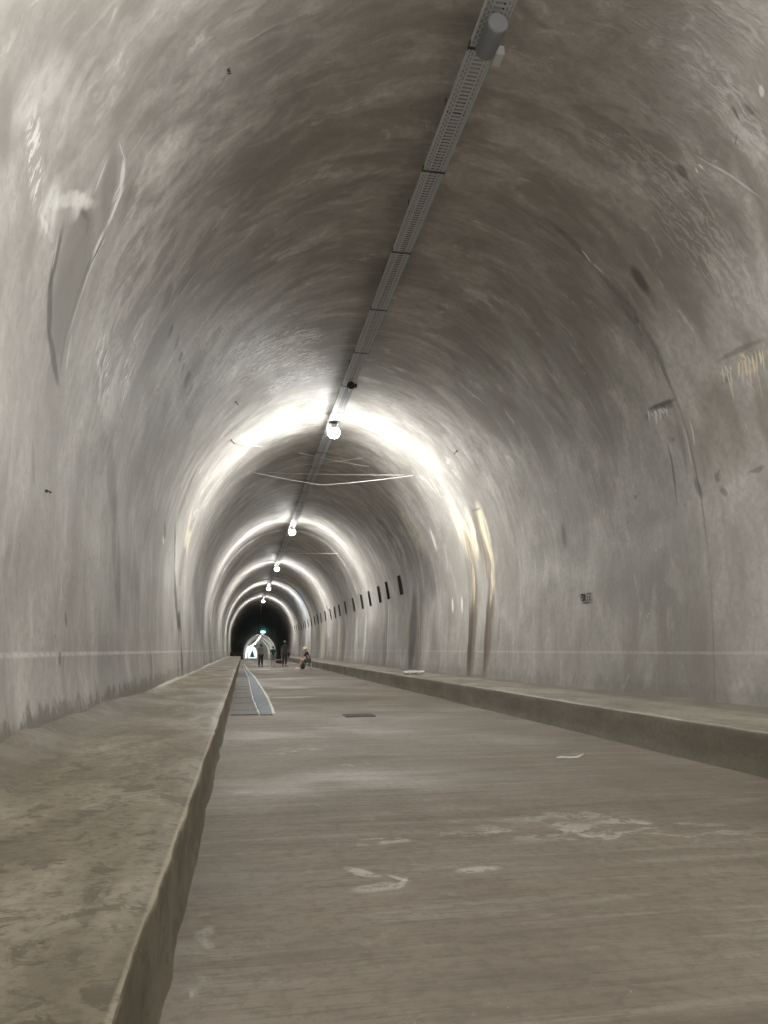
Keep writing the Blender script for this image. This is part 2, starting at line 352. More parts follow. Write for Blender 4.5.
# ------------------------------------------------------------------ floor
def px_floor(x, y, z=0): p = on_z(x, y, z); return p.x, p.y
m = NT('road_concrete'); uv = m.uv(); X, Y, _ = m.sep(uv)
wob = m.vmath('SCALE', m.vmath('SUBTRACT', m.noise(uv, 2.2, 4)[1], (.5, .5, .5))); wob.node.inputs['Scale'].default_value = .5
wuv = m.vmath('ADD', uv, wob)
big, _ = m.noise(m.map(uv, (.5, .35, 1)), .8, 5, .6, .5)
trans, _ = m.noise(m.map(uv, (.35, 3.0, 1), rot=-.10), 1.6, 6, .65, .3)
fine, _ = m.noise(m.map(uv, (1.2, 26, 1), rot=-.10), 1.6, 4, .6, .1)
cl, _ = m.noise(uv, 14, 7, .72)
blotch, _ = m.noise(m.map(wuv, (1, 1.6, 1)), 2.6, 6, .7, .5)
c = m.mix(m.rng(big, .35, .65), (.27, .236, .196), (.37, .332, .285))
c = m.mix(m.rng(trans, .50, .64, 0, .5), c, (.20, .176, .147))
c = m.mix(m.rng(trans, .46, .36, 0, .45), c, (.46, .43, .385))
c = m.mix(m.rng(fine, .52, .64, 0, .40), c, (.18, .158, .132))
c = m.mix(m.rng(cl, .45, .62, 0, .38), c, (.17, .15, .127)); c = m.mix(m.rng(blotch, .40, .30, 0, .4), c, (.46, .43, .38)); c = m.mix(m.rng(blotch, .58, .68, 0, .35), c, (.18, .155, .125))
spk, _ = m.noise(uv, 60, 2, .5)
c = m.mix(m.rng(spk, .70, .76, 0, .5), c, (.09, .08, .07))
c = m.mix(m.rng(m.noise(m.map(uv, (1, 1, 1), (3, 1, 0)), 38, 2)[0], .72, .76, 0, .6), c, (.55, .53, .5))
FL = [ # x0,y0,x1,y1 px, width m, strength, texture, colour
 (345,868,376,878,.10,.8,1,PALE),(358,890,400,886,.16,.6,1,PALE),(384,876,408,882,.05,.9,0,PALE),(404,878,398,889,.05,.8,0,PALE),(458,872,496,869,.14,.75,1,PALE),
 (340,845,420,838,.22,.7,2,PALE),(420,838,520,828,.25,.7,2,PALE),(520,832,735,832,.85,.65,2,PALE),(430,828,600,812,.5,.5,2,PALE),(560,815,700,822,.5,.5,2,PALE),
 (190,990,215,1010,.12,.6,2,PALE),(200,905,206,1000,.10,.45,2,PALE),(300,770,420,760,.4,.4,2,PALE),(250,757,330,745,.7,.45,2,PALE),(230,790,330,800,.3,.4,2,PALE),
 (560,830,640,840,.3,.5,2,PALE),(610,990,768,960,.5,.3,2,BROWN),(470,885,560,900,.4,.3,2,BROWN),
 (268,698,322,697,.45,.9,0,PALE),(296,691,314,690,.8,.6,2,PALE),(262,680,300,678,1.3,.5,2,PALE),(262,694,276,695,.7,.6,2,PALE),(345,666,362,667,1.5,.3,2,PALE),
 (404,741,420,742,.18,.6,2,DARK),(250,735,330,725,1.2,.35,2,DARK),(345,700,400,702,1.2,.35,2,DARK),(250,705,300,712,.8,.35,2,DARK),(320,688,350,686,1.6,.3,2,DARK),
]
wetm = None
for x0, y0, x1, y1, w, st, tx, colr in FL:
    xa, ya = px_floor(x0, y0); xb, yb = px_floor(x1, y1)
    L = math.hypot(xb - xa, yb - ya) / 2 + w * .3; ang = math.atan2(yb - ya, xb - xa)
    l = m.vmath('LENGTH', m.map(wuv if w > .3 else m.vmath('ADD', uv, m.vmath('MULTIPLY', wob, (.25, .25, .25))), (L, w / 2, 1), ((xa + xb) / 2, (ya + yb) / 2, 0), ang, 'TEXTURE'))
    k = m.rng(l, .5, 1.1, 1, 0)
    if tx == 1: k = m.math('MULTIPLY', k, m.rng(cl, .38, .5, .2, 1))
    if tx == 2: k = m.math('MULTIPLY', k, m.rng(blotch, .50, .62))
    k = m.math('MULTIPLY', m.math('MULTIPLY', k, st * .72), m.rng(cl, .36, .52, .35, 1)); c = m.mix(k, c, colr)
damp = m.rng(m.noise(m.map(uv, (.4, .5, 1), (5, 2, 0)), 1.0, 4)[0], .45, .65, .78, .55)
m.bump(m.math('ADD', m.math('ADD', m.math('MULTIPLY', fine, .5), m.math('MULTIPLY', cl, .5)), m.math('MULTIPLY', blotch, .5)), .35, .012)
ROADM = m.out(m.mix(1.0, c, (.84, .815, .775), 'MULTIPLY'), damp, .4)
FXL, FXR = -4.05, 4.05
bm = bmesh.new(); uvl = bm.loops.layers.uv.new('UVMap'); xs = [FXL + (FXR - FXL) * i / 40 for i in range(41)]
ys = []; y = -60.0
while y < 497: ys.append(y); y += 3 if y < -1 else .15 if y < 12 else .5 if y < 40 else 2
ys.append(497)
g = [[bm.verts.new((x + off(v)[0], v, off(v)[1] + .012 * fbm(x * .5, v * .4, 0, 3) * (0 < v < 90))) for x in xs] for v in ys]
for i in range(len(ys) - 1):
    for j in range(len(xs) - 1):
        f = bm.faces.new((g[i][j], g[i][j + 1], g[i + 1][j + 1], g[i + 1][j])); f.smooth = True
        for lp, (a, b) in zip(f.loops, ((i, j), (i, j + 1), (i + 1, j + 1), (i + 1, j))): lp[uvl].uv = (xs[b], ys[a])
me = bpy.data.meshes.new('floor'); bm.to_mesh(me); bm.free(); tag(link('floor', me, ROADM), kind='structure')

# ------------------------------------------------------------------ benches (raised concrete kerbs along both walls)
def bench_mat(name, lo, hi, dk, edge_x, wall_x, pale_from):
    m = NT(name); uv = m.uv(); X, Y, _ = m.sep(uv)
    wob = m.vmath('SCALE', m.vmath('SUBTRACT', m.noise(uv, 3, 4)[1], (.5, .5, .5))); wob.node.inputs['Scale'].default_value = .25
    wuv = m.vmath('ADD', uv, wob)
    big, _ = m.noise(m.map(uv, (1, .5, 1)), 1.1, 5, .6, .5); bl, _ = m.noise(m.map(wuv, (1.1, 1.0, 1), rot=.5), 4.2, 6, .7, .6)
    cl, _ = m.noise(uv, 16, 7, .72); lng, _ = m.noise(m.map(wuv, (3, .6, 1), rot=-.25), 2.2, 6, .65, .4)
    c = m.mix(m.rng(big, .35, .65), lo, hi)
    c = m.mix(m.rng(lng, .48, .66, 0, .5), c, tuple(v * .75 for v in lo))
    c = m.mix(m.rng(lng, .44, .30, 0, .4), c, tuple(min(1, v * 1.35) for v in hi))
    near = m.rng(Y, 4, 9, 1, .25)
    fl2, _ = m.noise(m.map(wuv, (1.0, .8, 1), (4, 4, 0), .7), 10, 5, .6, .6)
    c = m.mix(m.math('MULTIPLY', m.rng(fl2, .58, .64, 0, .6), near), c, dk)
    c = m.mix(m.math('MULTIPLY', m.rng(bl, .53, .60, 0, .72), near), c, dk)
    c = m.mix(m.rng(cl, .45, .62, 0, .5), c, tuple(v * .62 for v in lo))
    ed = m.math('ABSOLUTE', m.math('SUBTRACT', X, edge_x))
    c = m.mix(m.math('MULTIPLY', m.rng(ed, .006, .02, 1, 0), m.rng(cl, .35, .5, .2, .7)), c, tuple(min(1, v * 1.5) for v in hi))
    c = m.mix(m.rng(m.math('MULTIPLY', m.math('SUBTRACT', X, edge_x), 1.0 if edge_x < 0 else -1.0), .05, .09, 0, .55), c, tuple(v * .5 for v in lo))  # shade of the front face put into the colour, darker than the top
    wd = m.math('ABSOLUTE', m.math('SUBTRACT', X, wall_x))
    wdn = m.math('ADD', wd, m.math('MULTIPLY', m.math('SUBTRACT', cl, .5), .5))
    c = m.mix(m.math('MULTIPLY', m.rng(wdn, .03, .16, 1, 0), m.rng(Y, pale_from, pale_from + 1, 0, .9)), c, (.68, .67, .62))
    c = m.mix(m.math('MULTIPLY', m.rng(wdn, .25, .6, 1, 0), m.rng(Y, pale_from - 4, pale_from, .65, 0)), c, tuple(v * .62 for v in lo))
    m.bump(m.math('ADD', m.math('MULTIPLY', bl, .6), m.math('ADD', m.math('MULTIPLY', cl, .4), m.math('MULTIPLY', lng, .5))), .5, .02)
    return m.out(m.mix(1.0, c, (.80, .79, .76), 'MULTIPLY'), m.rng(big, .3, .7, .75, .5), .35)
def bench(name, side, xw, xe, mat, y0, y1, hgt=.45, cove=.16):
    """side -1 left, +1 right. xw wall side, xe roadway edge"""
    n_ = 22; bm = bmesh.new(); uvl = bm.loops.layers.uv.new('UVMap')
    vs = []; y = y0
    while y < y1: vs.append(y); y += 1.5 if y < 0 else .06 if y < 9 else .15 if y < 25 else .6
    vs.append(y1); rows = []
    for v in vs:
        ex = xe + (.014 * fbm(v * 1.1, side * 3.0, 0, 4) + .005 * fbm(v * 4, side * 9.0, 2, 3)) * (v > 0)
        row = []
        for k in range(n_ + 1):
            t = k / n_; x = xw + (ex - xw) * t; dw = abs(x - xw)
            z = hgt + .012 * fbm(x * 1.4, v * 1.1, side, 4) - .02 * t
            if cove: z += cove * smooth((.75 - dw) / .75) ** 2 * (smooth((15 - v) / 7) * .9 + .1) * (1 + .35 * fbm(v * 1.5, x * 2, 5, 3))
            if k == n_: z -= .012
            row.append((x, z, x))
        for q, zz in enumerate((.93, .8, .6, .4, .2, .08, 0)):
            dx = .008 * fbm(v * 1.5, zz * 2, side * 7, 4)
            foot = (.02 * smooth((.25 - zz) / .25)) * (1 + .6 * fbm(v * 1.2, 3, side, 3))
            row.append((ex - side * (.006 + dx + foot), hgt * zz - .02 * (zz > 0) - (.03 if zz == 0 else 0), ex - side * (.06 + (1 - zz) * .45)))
        rows.append([(bm.verts.new((x, v, z)), uu) for x, z, uu in row])
    for i in range(len(rows) - 1):
        for j in range(len(rows[0]) - 1):
            q = (rows[i][j], rows[i][j + 1], rows[i + 1][j + 1], rows[i + 1][j])
            f = bm.faces.new([a[0] for a in q]); f.smooth = True
            for lp, a, vv in zip(f.loops, q, (vs[i], vs[i], vs[i + 1], vs[i + 1])): lp[uvl].uv = (a[1], vv)
    for r_, vv in ((rows[0], vs[0]), (rows[-1], vs[-1])):   # end caps
        b = bm.verts.new((xw, vv, -.03)); bm.faces.new([a[0] for a in r_] + [b])
    # underside closes the solid
    bmesh.ops.recalc_face_normals(bm, faces=bm.faces)
    me = bpy.data.meshes.new(name); bm.to_mesh(me); bm.free(); return link(name, me, mat)
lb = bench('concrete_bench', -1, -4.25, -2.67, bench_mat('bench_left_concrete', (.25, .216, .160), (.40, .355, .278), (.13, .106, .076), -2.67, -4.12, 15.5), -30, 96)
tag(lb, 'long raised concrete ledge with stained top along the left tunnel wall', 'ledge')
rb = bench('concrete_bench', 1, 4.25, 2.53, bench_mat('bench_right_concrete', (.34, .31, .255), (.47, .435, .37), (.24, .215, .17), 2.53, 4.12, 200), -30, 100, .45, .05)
tag(rb, 'long raised concrete kerb ledge along the foot of the right tunnel wall', 'ledge')

# ------------------------------------------------------------------ pale ribs added in place of lamp-lit bands in the far stretch
RIBM = simple('lit_band_pale', (.80, .80, .78), .7)
for k_, (ry, wd, lb_) in enumerate(((209, .50, 'added pale rib standing in for a lit band, nearest and largest of three'), (229, .45, 'added pale rib standing in for a lit band, middle of three'), (252, .45, 'added pale rib standing in for a lit band, farthest and smallest of three'))):
    ox_, oz_ = off(ry); bm = bmesh.new(); prev = None
    for i_ in range(73):
        x_, z_, nx_, nz_ = P(-UH + 2 * UH * i_ / 72)
        row = [bm.verts.new((x_ + nx_ * q_ + ox_, ry + yy_, z_ + nz_ * q_ + oz_)) for q_, yy_ in ((-.05, 0), (wd, 0), (wd, .6), (-.05, .6))]
        if prev:
            for j_ in range(4): bm.faces.new((prev[j_], prev[(j_ + 1) % 4], row[(j_ + 1) % 4], row[j_]))
        else: bm.faces.new(row[::-1])
        prev = row
    bm.faces.new(prev); tag(obj('lit_band_rib', bm, RIBM), lb_, 'arch rib', 'ribs added as lit bands in the far tunnel')

# ------------------------------------------------------------------ wall niches
NICHEM = simple('niche_dark_concrete', (.10, .095, .085), .9, scale=4)
def niche_mesh():
    bm = bmesh.new(); x0, x1 = 0.0, .45; a, b = NW / 2 + .01, (UN1 - UN0) / 2 + .01
    v = {}
    for i, x in enumerate((x0, x1)):
        for j, y in enumerate((-a, a)):
            for k, z in enumerate((-b, b)): v[i, j, k] = bm.verts.new((x, y, z))
    for q in (((1,0,0),(1,1,0),(1,1,1),(1,0,1)), ((0,0,0),(1,0,0),(1,0,1),(0,0,1)), ((0,1,0),(0,1,1),(1,1,1),(1,1,0)), ((0,0,0),(0,1,0),(1,1,0),(1,0,0)), ((0,0,1),(1,0,1),(1,1,1),(0,1,1))):
        bm.faces.new([v[t] for t in q])
    bmesh.ops.solidify(bm, geom=bm.faces[:], thickness=.05)
    return bm
ORD = ['nearest', 'second', 'third', 'fourth', 'fifth', 'sixth', 'seventh', 'eighth', 'ninth', 'tenth', 'eleventh', 'twelfth', 'thirteenth', 'fourteenth', 'fifteenth', 'sixteenth', 'seventeenth', 'eighteenth', 'nineteenth', 'twentieth', 'twenty-first', 'twenty-second']
n0 = None
for i, y in enumerate(NICHE_Y):
    xw = P((UN0 + UN1) / 2)[0] + ring_off(y) + .0
    if n0 is None: n0 = obj('wall_niche', niche_mesh(), NICHEM); o = n0
    else: o = n0.copy(); COL.objects.link(o)
    xa_, za_, na_, nb_ = P((UN0 + UN1) / 2); o.location = (lin_pt((UN0 + UN1) / 2, y).x - .03, y, za_); o.rotation_euler = (0, math.atan2(nb_, -na_) , 0)
    tag(o, ('dark recessed slot high in the right wall, ' + ('nearest' if i == 0 else 'farthest' if i == len(NICHE_Y) - 1 else ORD[i] + ' from the front') + ' of the row'), 'niche', 'dark slots in a row along the right wall')

# ------------------------------------------------------------------ cable tray
TRAY_Z = 7.84; TL = 2.2
GALV = NT('galvanised_steel'); o_ = GALV.obj(); f_, _ = GALV.noise(GALV.map(o_, (1, 1, 1)), 14, 4)
GALVM = GALV.out(GALV.mix(f_, (.62, .64, .66), (.80, .81, .82)), .5, .4, .1)
DKM = simple('dark_steel', (.07, .072, .078), .55, .3); BLACKP = simple('black_rubber', (.03, .03, .032), .6)
def tray_mesh():
    bm = bmesh.new(); W = .15
    xe = [-W, -.134, -.116, -.100, -.084, -.055, .055, .084, .100, .116, .134, W]
    ny = 176; dy = (TL - .02) / ny; y0 = .01
    lower = {}
    def vert(i, j):
        if (i, j) not in lower: lower[i, j] = bm.verts.new((xe[i], y0 + dy * j, 0))
        return lower[i, j]
    for j in range(ny):
        for i in range(len(xe) - 1):
            if i in (1, 9) and 1 <= j % 6 <= 4: continue
            if i in (3, 7) and (j + 3) % 6 in (1, 2, 3, 4): continue
            if i == 5 and j % 5 in (1, 2): continue
            bm.faces.new((vert(i, j), vert(i + 1, j), vert(i + 1, j + 1), vert(i, j + 1)))
    bmesh.ops.solidify(bm, geom=bm.faces[:], thickness=-.003)
    for s in (-1, 1):
        box(bm, (s * (W + .002), TL / 2, .03), (.004, TL - .02, .06)); box(bm, (s * (W - .006), TL / 2, .06), (.016, TL - .02, .004))
    return bm
def coupler_mesh():
    bm = bmesh.new(); box(bm, (0, 0, -.006), (.33, .035, .006))
    for s in (-1, 1): box(bm, (s * .158, 0, .03), (.006, .12, .05))
    return bm
def hanger_mesh():
    bm = bmesh.new()
    for s in (-1, 1): cyl(bm, (s * .12, 1.1, .06), (s * .12, 1.1, .27), .006, n=8)
    box(bm, (0, 1.1, .062), (.30, .04, .006)); return bm
def mk_tray():
    t = thing('cable_tray_section', '', 'cable tray')
    obj('perforated_tray', tray_mesh(), GALVM, t); obj('coupler', coupler_mesh(), DKM, t); obj('hanger', hanger_mesh(), DKM, t); return t
LAMPS = [2.0 + 19.25 * k for k in range(-3, 6)]
LAMPS[3:] = [2.4, 21.0, 40.1, 59.2, 78.7, 99.5]
tr0 = mk_tray(); ty = -6.3; k = 0
def tray_label(y):
    i = max([j for j in range(len(LAMPS)) if LAMPS[j] <= y + 1e-6] or [0]); n_in = int((y - LAMPS[i]) / TL) + 1
    nm = {3: 'in the unlit run before the nearest lit lamp', 4: 'behind the nearest lit lamp', 5: 'behind the second lit lamp', 6: 'behind the third lit lamp', 7: 'behind the fourth lit lamp', 8: 'behind the farthest lit lamp'}.get(i, 'overhead')
    return 'perforated cable tray length, ' + ORD[n_in - 1] + ' ' + nm
while ty < 103:
    o = tr0 if k == 0 else copy_tree(tr0)
    o.location = (0, ty, TRAY_Z); tag(o, tray_label(ty), 'cable tray', 'cable tray lengths under the crown'); ty += TL; k += 1
bm = bmesh.new(); pts = [(off(y)[0], y, TRAY_Z + .03 + off(y)[1]) for y in [ty + .2] + list(range(int(ty) + 8, 490, 8))]
for a, b in zip(pts, pts[1:]):
    vs = box(bm, (0, 0, 0), (.28, (Vector(b) - Vector(a)).length, .05)); q = (Vector(b) - Vector(a)).to_track_quat('Y', 'Z').to_matrix().to_4x4()
    bmesh.ops.transform(bm, matrix=Matrix.Translation((Vector(a) + Vector(b)) / 2) @ q, verts=vs)
tag(obj('cable_tray_run', bm, GALVM), 'grey cable tray continuing into the dark stretch towards the far portal', 'cable tray')
bm = bmesh.new(); tube(bm, [(-.03 + .03 * math.sin(y * .7), y, TRAY_Z + .022) for y in [i * 1.1 - 6 for i in range(98)]], .014, 6); tube(bm, [(.05 + .02 * math.sin(y * .9 + 1), y, TRAY_Z + .020) for y in [i * 1.1 - 6 for i in range(98)]], .012, 6)
tag(obj('power_cable', bm, BLACKP, None, True), 'thin black power cables lying in the ceiling cable tray', 'cable')

# ------------------------------------------------------------------ lamps
def lamp_mat(name, col, strength, ringk=1.0, up=.35, base=1.0, sg=.34):
    mt = bpy.data.materials.new(name); mt.use_nodes = True; t = mt.node_tree; t.nodes.clear()
    N = lambda ty, **k: (lambda n_: ([setattr(n_, a, b) for a, b in k.items()], n_)[1])(t.nodes.new(ty))
    out = N('ShaderNodeOutputMaterial'); em = N('ShaderNodeEmission'); em.inputs[0].default_value = (*col, 1)
    ge = N('ShaderNodeNewGeometry'); sp = N('ShaderNodeSeparateXYZ'); t.links.new(ge.outputs['Incoming'], sp.inputs[0])
    def M(op, a, b=None):
        n_ = N('ShaderNodeMath', operation=op)
        for i, v in enumerate((a, b)):
            if v is None: continue
            if isinstance(v, bpy.types.NodeSocket): t.links.new(v, n_.inputs[i])
            else: n_.inputs[i].default_value = v
        return n_.outputs[0]
    # photometric curve of the luminaire: wide base plus a strong transverse lobe, weaker upwards
    yy = M('DIVIDE', sp.outputs[1], sg); ring = M('POWER', 2.718, M('MULTIPLY', M('MULTIPLY', yy, yy), -1.0))
    ax = N('ShaderNodeMapRange'); t.links.new(M('ABSOLUTE', sp.outputs[1]), ax.inputs[0])
    for i, v in ((1, .80), (2, 1.0), (3, 1.0), (4, .12)): ax.inputs[i].default_value = v
    body = M('ADD', M('MULTIPLY', ax.outputs[0], base), M('MULTIPLY', ring, ringk))
    mr = N('ShaderNodeMapRange'); t.links.new(sp.outputs[2], mr.inputs[0])
    for i, v in ((1, -.40), (2, .40), (3, 1.0), (4, up)): mr.inputs[i].default_value = v
    dn = N('ShaderNodeMapRange'); t.links.new(sp.outputs[2], dn.inputs[0])
    for i, v in ((1, -.93), (2, -.68), (3, .22), (4, 1.0)): dn.inputs[i].default_value = v
    t.links.new(M('MULTIPLY', M('MULTIPLY', M('MULTIPLY', body, dn.outputs[0]), mr.outputs[0]), strength), em.inputs[1]); t.links.new(em.outputs[0], out.inputs[0])
    return mt
BASE = 1.0
LAMPM = lamp_mat('lamp_diffuser_glow', (.995, .99, .97), 1480.0, .40, .15)
FARM = lamp_mat('far_lamp_glow', (.97, 1.0, .99), 1500.0, 1.0, .5, .02, .45)
WHITEP = simple('white_plastic', (.62, .62, .60), .45)
def mk_lamp():
    t = thing('ceiling_lamp', '', 'lamp')
    bm = bmesh.new(); box(bm, (0, 0, .33), (.20, .16, .02), .004)
    for s in (-1, 1): box(bm, (s * .09, 0, .27), (.012, .03, .12))
    obj('bracket', bm, DKM, t)
    bm = bmesh.new(); cyl(bm, (0, 0, .13), (0, 0, .24), .13, .07, 24); cyl(bm, (0, 0, .10), (0, 0, .13), .17, .155, 24); obj('housing', bm, simple('lamp_housing_grey', (.8, .8, .8), .4, .1), t, False)
    bm = bmesh.new(); r = bmesh.ops.create_uvsphere(bm, u_segments=20, v_segments=10, radius=.18)
    bmesh.ops.scale(bm, vec=(1, 1, .95), verts=r['verts']); bmesh.ops.delete(bm, geom=[v for v in bm.verts if v.co.z > .10], context='VERTS')
    obj('diffuser', bm, LAMPM, t, True); return t
l0 = mk_lamp(); LZ = 7.52
names = ['unseen'] * 3 + ['lit ceiling lamp overhead at the near end of the cable tray', 'nearest and largest lit globe lamp hanging under the ceiling cable tray', 'second lit lamp along the ceiling, beyond the crossing wires', 'third lit lamp along the ceiling, middle of the row of five', 'fourth lit lamp along the ceiling, small and deep in the tunnel', 'fifth lit lamp, last before the dark stretch']
far_me = None; allL = list(LAMPS) + [206, 226.3, 249.3] + [272 + 20 * k for k in range(11)]
for i, y in enumerate(allL):
    o = l0 if i == 0 else copy_tree(l0)
    ox, oz = off(y); o.location = (ox, y, LZ + oz)
    if i >= 9:
        for ch in o.children:
            if ch.name.startswith('diffuser'):
                if far_me is None: far_me = ch.data.copy(); far_me.materials[0] = FARM
                ch.data = far_me
    if i < 3: lb_ = 'lit ceiling lamp on the cable tray behind the viewer, ' + ORD[2 - i]
    elif i < 9: lb_ = names[i]
    else: lb_ = ('nearest' if i == 9 else ORD[i - 9]) + ' lit lamp in the far tunnel beyond the dark stretch'
    tag(o, lb_, 'lamp', 'lit lamps hanging under the ceiling tray' if i < 9 else 'tiny lamps in the far lit tunnel')
# teal lamp in the dark stretch
t = thing('signal_lamp', 'small teal green glowing lamp hanging in the dark stretch of the tunnel', 'lamp')
oy = 178; p = on_y(263, 632, oy); t.location = p
mt = NT('teal_glow'); mt.bsdf.inputs['Emission Color'].default_value = (.35, 1, .9, 1); mt.bsdf.inputs['Emission Strength'].default_value = 3.0; mt.out((.3, .8, .75), .5)
bm = bmesh.new(); ball(bm, (0, 0, 0), (.62, .25, .30)); obj('lens', bm, mt.mat, t, True)
bm = bmesh.new(); box(bm, (0, .1, .36), (.9, .5, .12), .02); cyl(bm, (0, .1, .4), (0, .1, .6), .03, n=8); obj('housing', bm, DKM, t)

# cylinder spotlight and junction box near the camera end of the tray
t = thing('cylinder_spotlight', 'grey cylinder spotlight with round face fixed under the cable tray', 'spotlight')
p = on_z(498, 23, TRAY_Z - .16); t.location = p
bm = bmesh.new(); cyl(bm, (0, 0, 0), (0, .42, .04), .115, .115, 32); obj('barrel', bm, simple('spot_barrel_grey', (.24, .25, .27), .5, .1), t, False)
bm = bmesh.new(); cyl(bm, (0, -.012, -.001), (0, 0, 0), .105, .112, 32); obj('front_cover', bm, simple('spot_cover_grey', (.28, .29, .31), .5), t)
bm = bmesh.new(); box(bm, (0, .2, .145), (.05, .05, .05)); box(bm, (0, .2, .17), (.12, .12, .012)); obj('mount', bm, DKM, t)
t = thing('junction_box', 'small white junction box beside the cable tray near the cylinder spotlight', 'junction box')
p = on_z(497.5, 56, TRAY_Z - .04); t.location = p
bm = bmesh.new(); box(bm, (0, 0, 0), (.10, .20, .10), .008); obj('case', bm, WHITEP, t)
bm = bmesh.new(); box(bm, (0, 0, -.056), (.085, .18, .012), .003); obj('lid', bm, WHITEP, t)
bm = bmesh.new(); tube(bm, [(0, .09, .03), (-.05, .10, .06), (.165 - p.x + 0, .10, .06)] if False else [(0, 0, .05), (0, 0, .12), (-.04, 0, .17)], .009); obj('conduit', bm, BLACKP, t, True)
# small dark spotlight just before the nearest lamp
t = thing('small_spotlight', 'small dark spotlight clamped under the tray just before nearest lit lamp', 'spotlight')
p = on_z(351, 385, TRAY_Z - .12); t.location = p
bm = bmesh.new(); cyl(bm, (0, -.02, -.02), (0, .24, .03), .10, .08, 20); obj('barrel', bm, DKM, t)
bm = bmesh.new(); box(bm, (0, .1, .105), (.03, .05, .06)); box(bm, (.13, .05, .0), (.05, .12, .09), .01); obj('clamp', bm, BLACKP, t)

# ------------------------------------------------------------------ strung wires and hooks
WIREM = simple('pale_wire', (.85, .85, .83), .5)
WIRES = [((267,472.5),(407,475),0,'straight pale wire strung right across below the nearest lit lamp'),
 ((252,472),(323,485),0,'pale wire sloping down from the left haunch to the sagging middle'), ((323,485),(415,475),0,'pale wire rising from the sagging middle to the right haunch'),
 ((296,452),(372,467),0,'thin wire crossing downwards to the right under the nearest lit lamp'), ((292,466),(368,457),0,'thin wire crossing upwards to the right under the nearest lit lamp'),
 ((232,440.5),(268,447.5),0,'thin wire leaving the small hook on the left haunch'), ((268,552.5),(338,553.5),0,'pale wire strung across between second and third lit lamps')]
mid = None
for k, ((x0, y0), (x1, y1), s, lb_) in enumerate(WIRES):
    a = on_lining(x0, y0); b = on_lining(x1, y1)
    if k == 1:
        d = on_lining(415, 475); dep = (a.y + d.y) / 2; b = on_y(323, 485, dep); mid = b
    if k == 2: a = mid
    n_ = 14; pts = []
    for i in range(n_ + 1):
        q = a.lerp(b, i / n_); q.z -= .03 * 4 * (i / n_) * (1 - i / n_); pts.append(q)
    bm = bmesh.new(); tube(bm, pts, max(.006, .21 * (a.y + b.y) / 2 / 740), 5)
    tag(obj('strung_wire', bm, WIREM), lb_, 'wire', 'wires strung across the tunnel')
def hook(px, py, lb_, s=1.0, dirn=(.5, 0, -1)):
    p = on_lining(px, py); q = p + (Vector((0, p.y, Z0)) - p).normalized() * .02
    u, _ = uv_at(px, py); _, _, nx, nz = P(u); N_ = Vector((nx, 0, nz)); bm = bmesh.new()
    tube(bm, [Vector((0, 0, 0)) - N_ * .02, N_ * .05 * s, N_ * .08 * s + Vector(dirn) * .05 * s, N_ * .05 * s + Vector(dirn) * .10 * s], .012 * s, 6)
    box(bm, tuple(N_ * .005), (.05 * s, .05 * s, .05 * s), .004)
    o = obj('wall_hook', bm, DKM); o.location = p; tag(o, lb_, 'hook', 'small hooks on the lining')
hook(231.5, 440, 'small dark hook on left haunch holding a thin wire', .8)
hook(457, 451, 'small dark hook on the right haunch above the calcite runs', .8, (-.5, 0, -1))
hook(46, 491, 'tiny bent hook on the lower left wall near the viewer', .5, (0, .8, -.2))
hook(228, 69, 'small bent hook high on left haunch near the top of the view', .6, (-.3, -.6, -1))
hook(236, 402, 'tiny dark hook on the left haunch above the bright ring', .6)

# ------------------------------------------------------------------ drain channel with cover slabs
CH = [(714.3, 259, 275), (699, 252.5, 269), (687, 250, 261.5), (677.5, 248.2, 255.3), (670.5, 244.6, 248.6), (667, 243.2, 246), (664, 242.6, 244.4)]
prof = []
for y, a, b in CH:
    A = on_z(a, y, .02); B = on_z(b, y, .02); prof.append((A.y, A.x, B.x))
PALEC = NT('channel_concrete'); o_ = PALEC.obj(); a_, _ = PALEC.noise(PALEC.map(o_, (6, 1.2, 1)), 2.0, 5, .65); b_, _ = PALEC.noise(o_, 11, 5, .7)
cc = PALEC.mix(a_, (.11, .13, .15), (.33, .37, .41)); cc = PALEC.mix(PALEC.rng(b_, .50, .60, 0, .75), cc, (.10, .10, .10)); PALEC.bump(b_, .4, .01); PALECM = PALEC.out(cc, .6, .3)
KERBM = simple('channel_kerb_concrete', (.78, .78, .75), .6, scale=9, var=.25)
SLABM = simple('cover_slab_concrete', (.20, .19, .172), .65, scale=7, var=.3, bump=.3)
def interp(y, k):
    for a, b in zip(prof, prof[1:]):
        if y <= b[0]: t_ = (y - a[0]) / (b[0] - a[0]); return a[k] + (b[k] - a[k]) * t_
    return prof[-1][k]
y0, y1 = prof[0][0], prof[-1][0]
def strip(fa, fb, z0, z1, ya, yb, step=.5):
    bm = bmesh.new(); n_ = max(1, int((yb - ya) / step)); prev = None
    for i in range(n_ + 1):
        y = ya + (yb - ya) * i / n_; a, b = fa(y), fb(y)
        r = [bm.verts.new(q) for q in ((a, y, z0), (b, y, z0), (b, y, z1), (a, y, z1))]
        if prev:
            for k in range(4): bm.faces.new((prev[k], prev[(k + 1) % 4], r[(k + 1) % 4], r[k]))
        else: bm.faces.new(r[::-1])
        prev = r
    bm.faces.new(prev); return bm
wv = lambda y, s: .015 * fbm(y * 1.3, s, 0, 3)
t = thing('drain_channel', 'pale bluish drainage channel with light kerbs curving into the left ledge', 'drain', (0, 0, 0))
obj('gutter', strip(lambda y: interp(y, 1) + .04, lambda y: interp(y, 2) - .04, -.03, .022, y0, y1), PALECM, t)
obj('kerb', strip(lambda y: interp(y, 1) - .01 + wv(y, 1), lambda y: interp(y, 1) + .02 + wv(y, 2), -.03, .035, y0, y1, .2), KERBM, t)
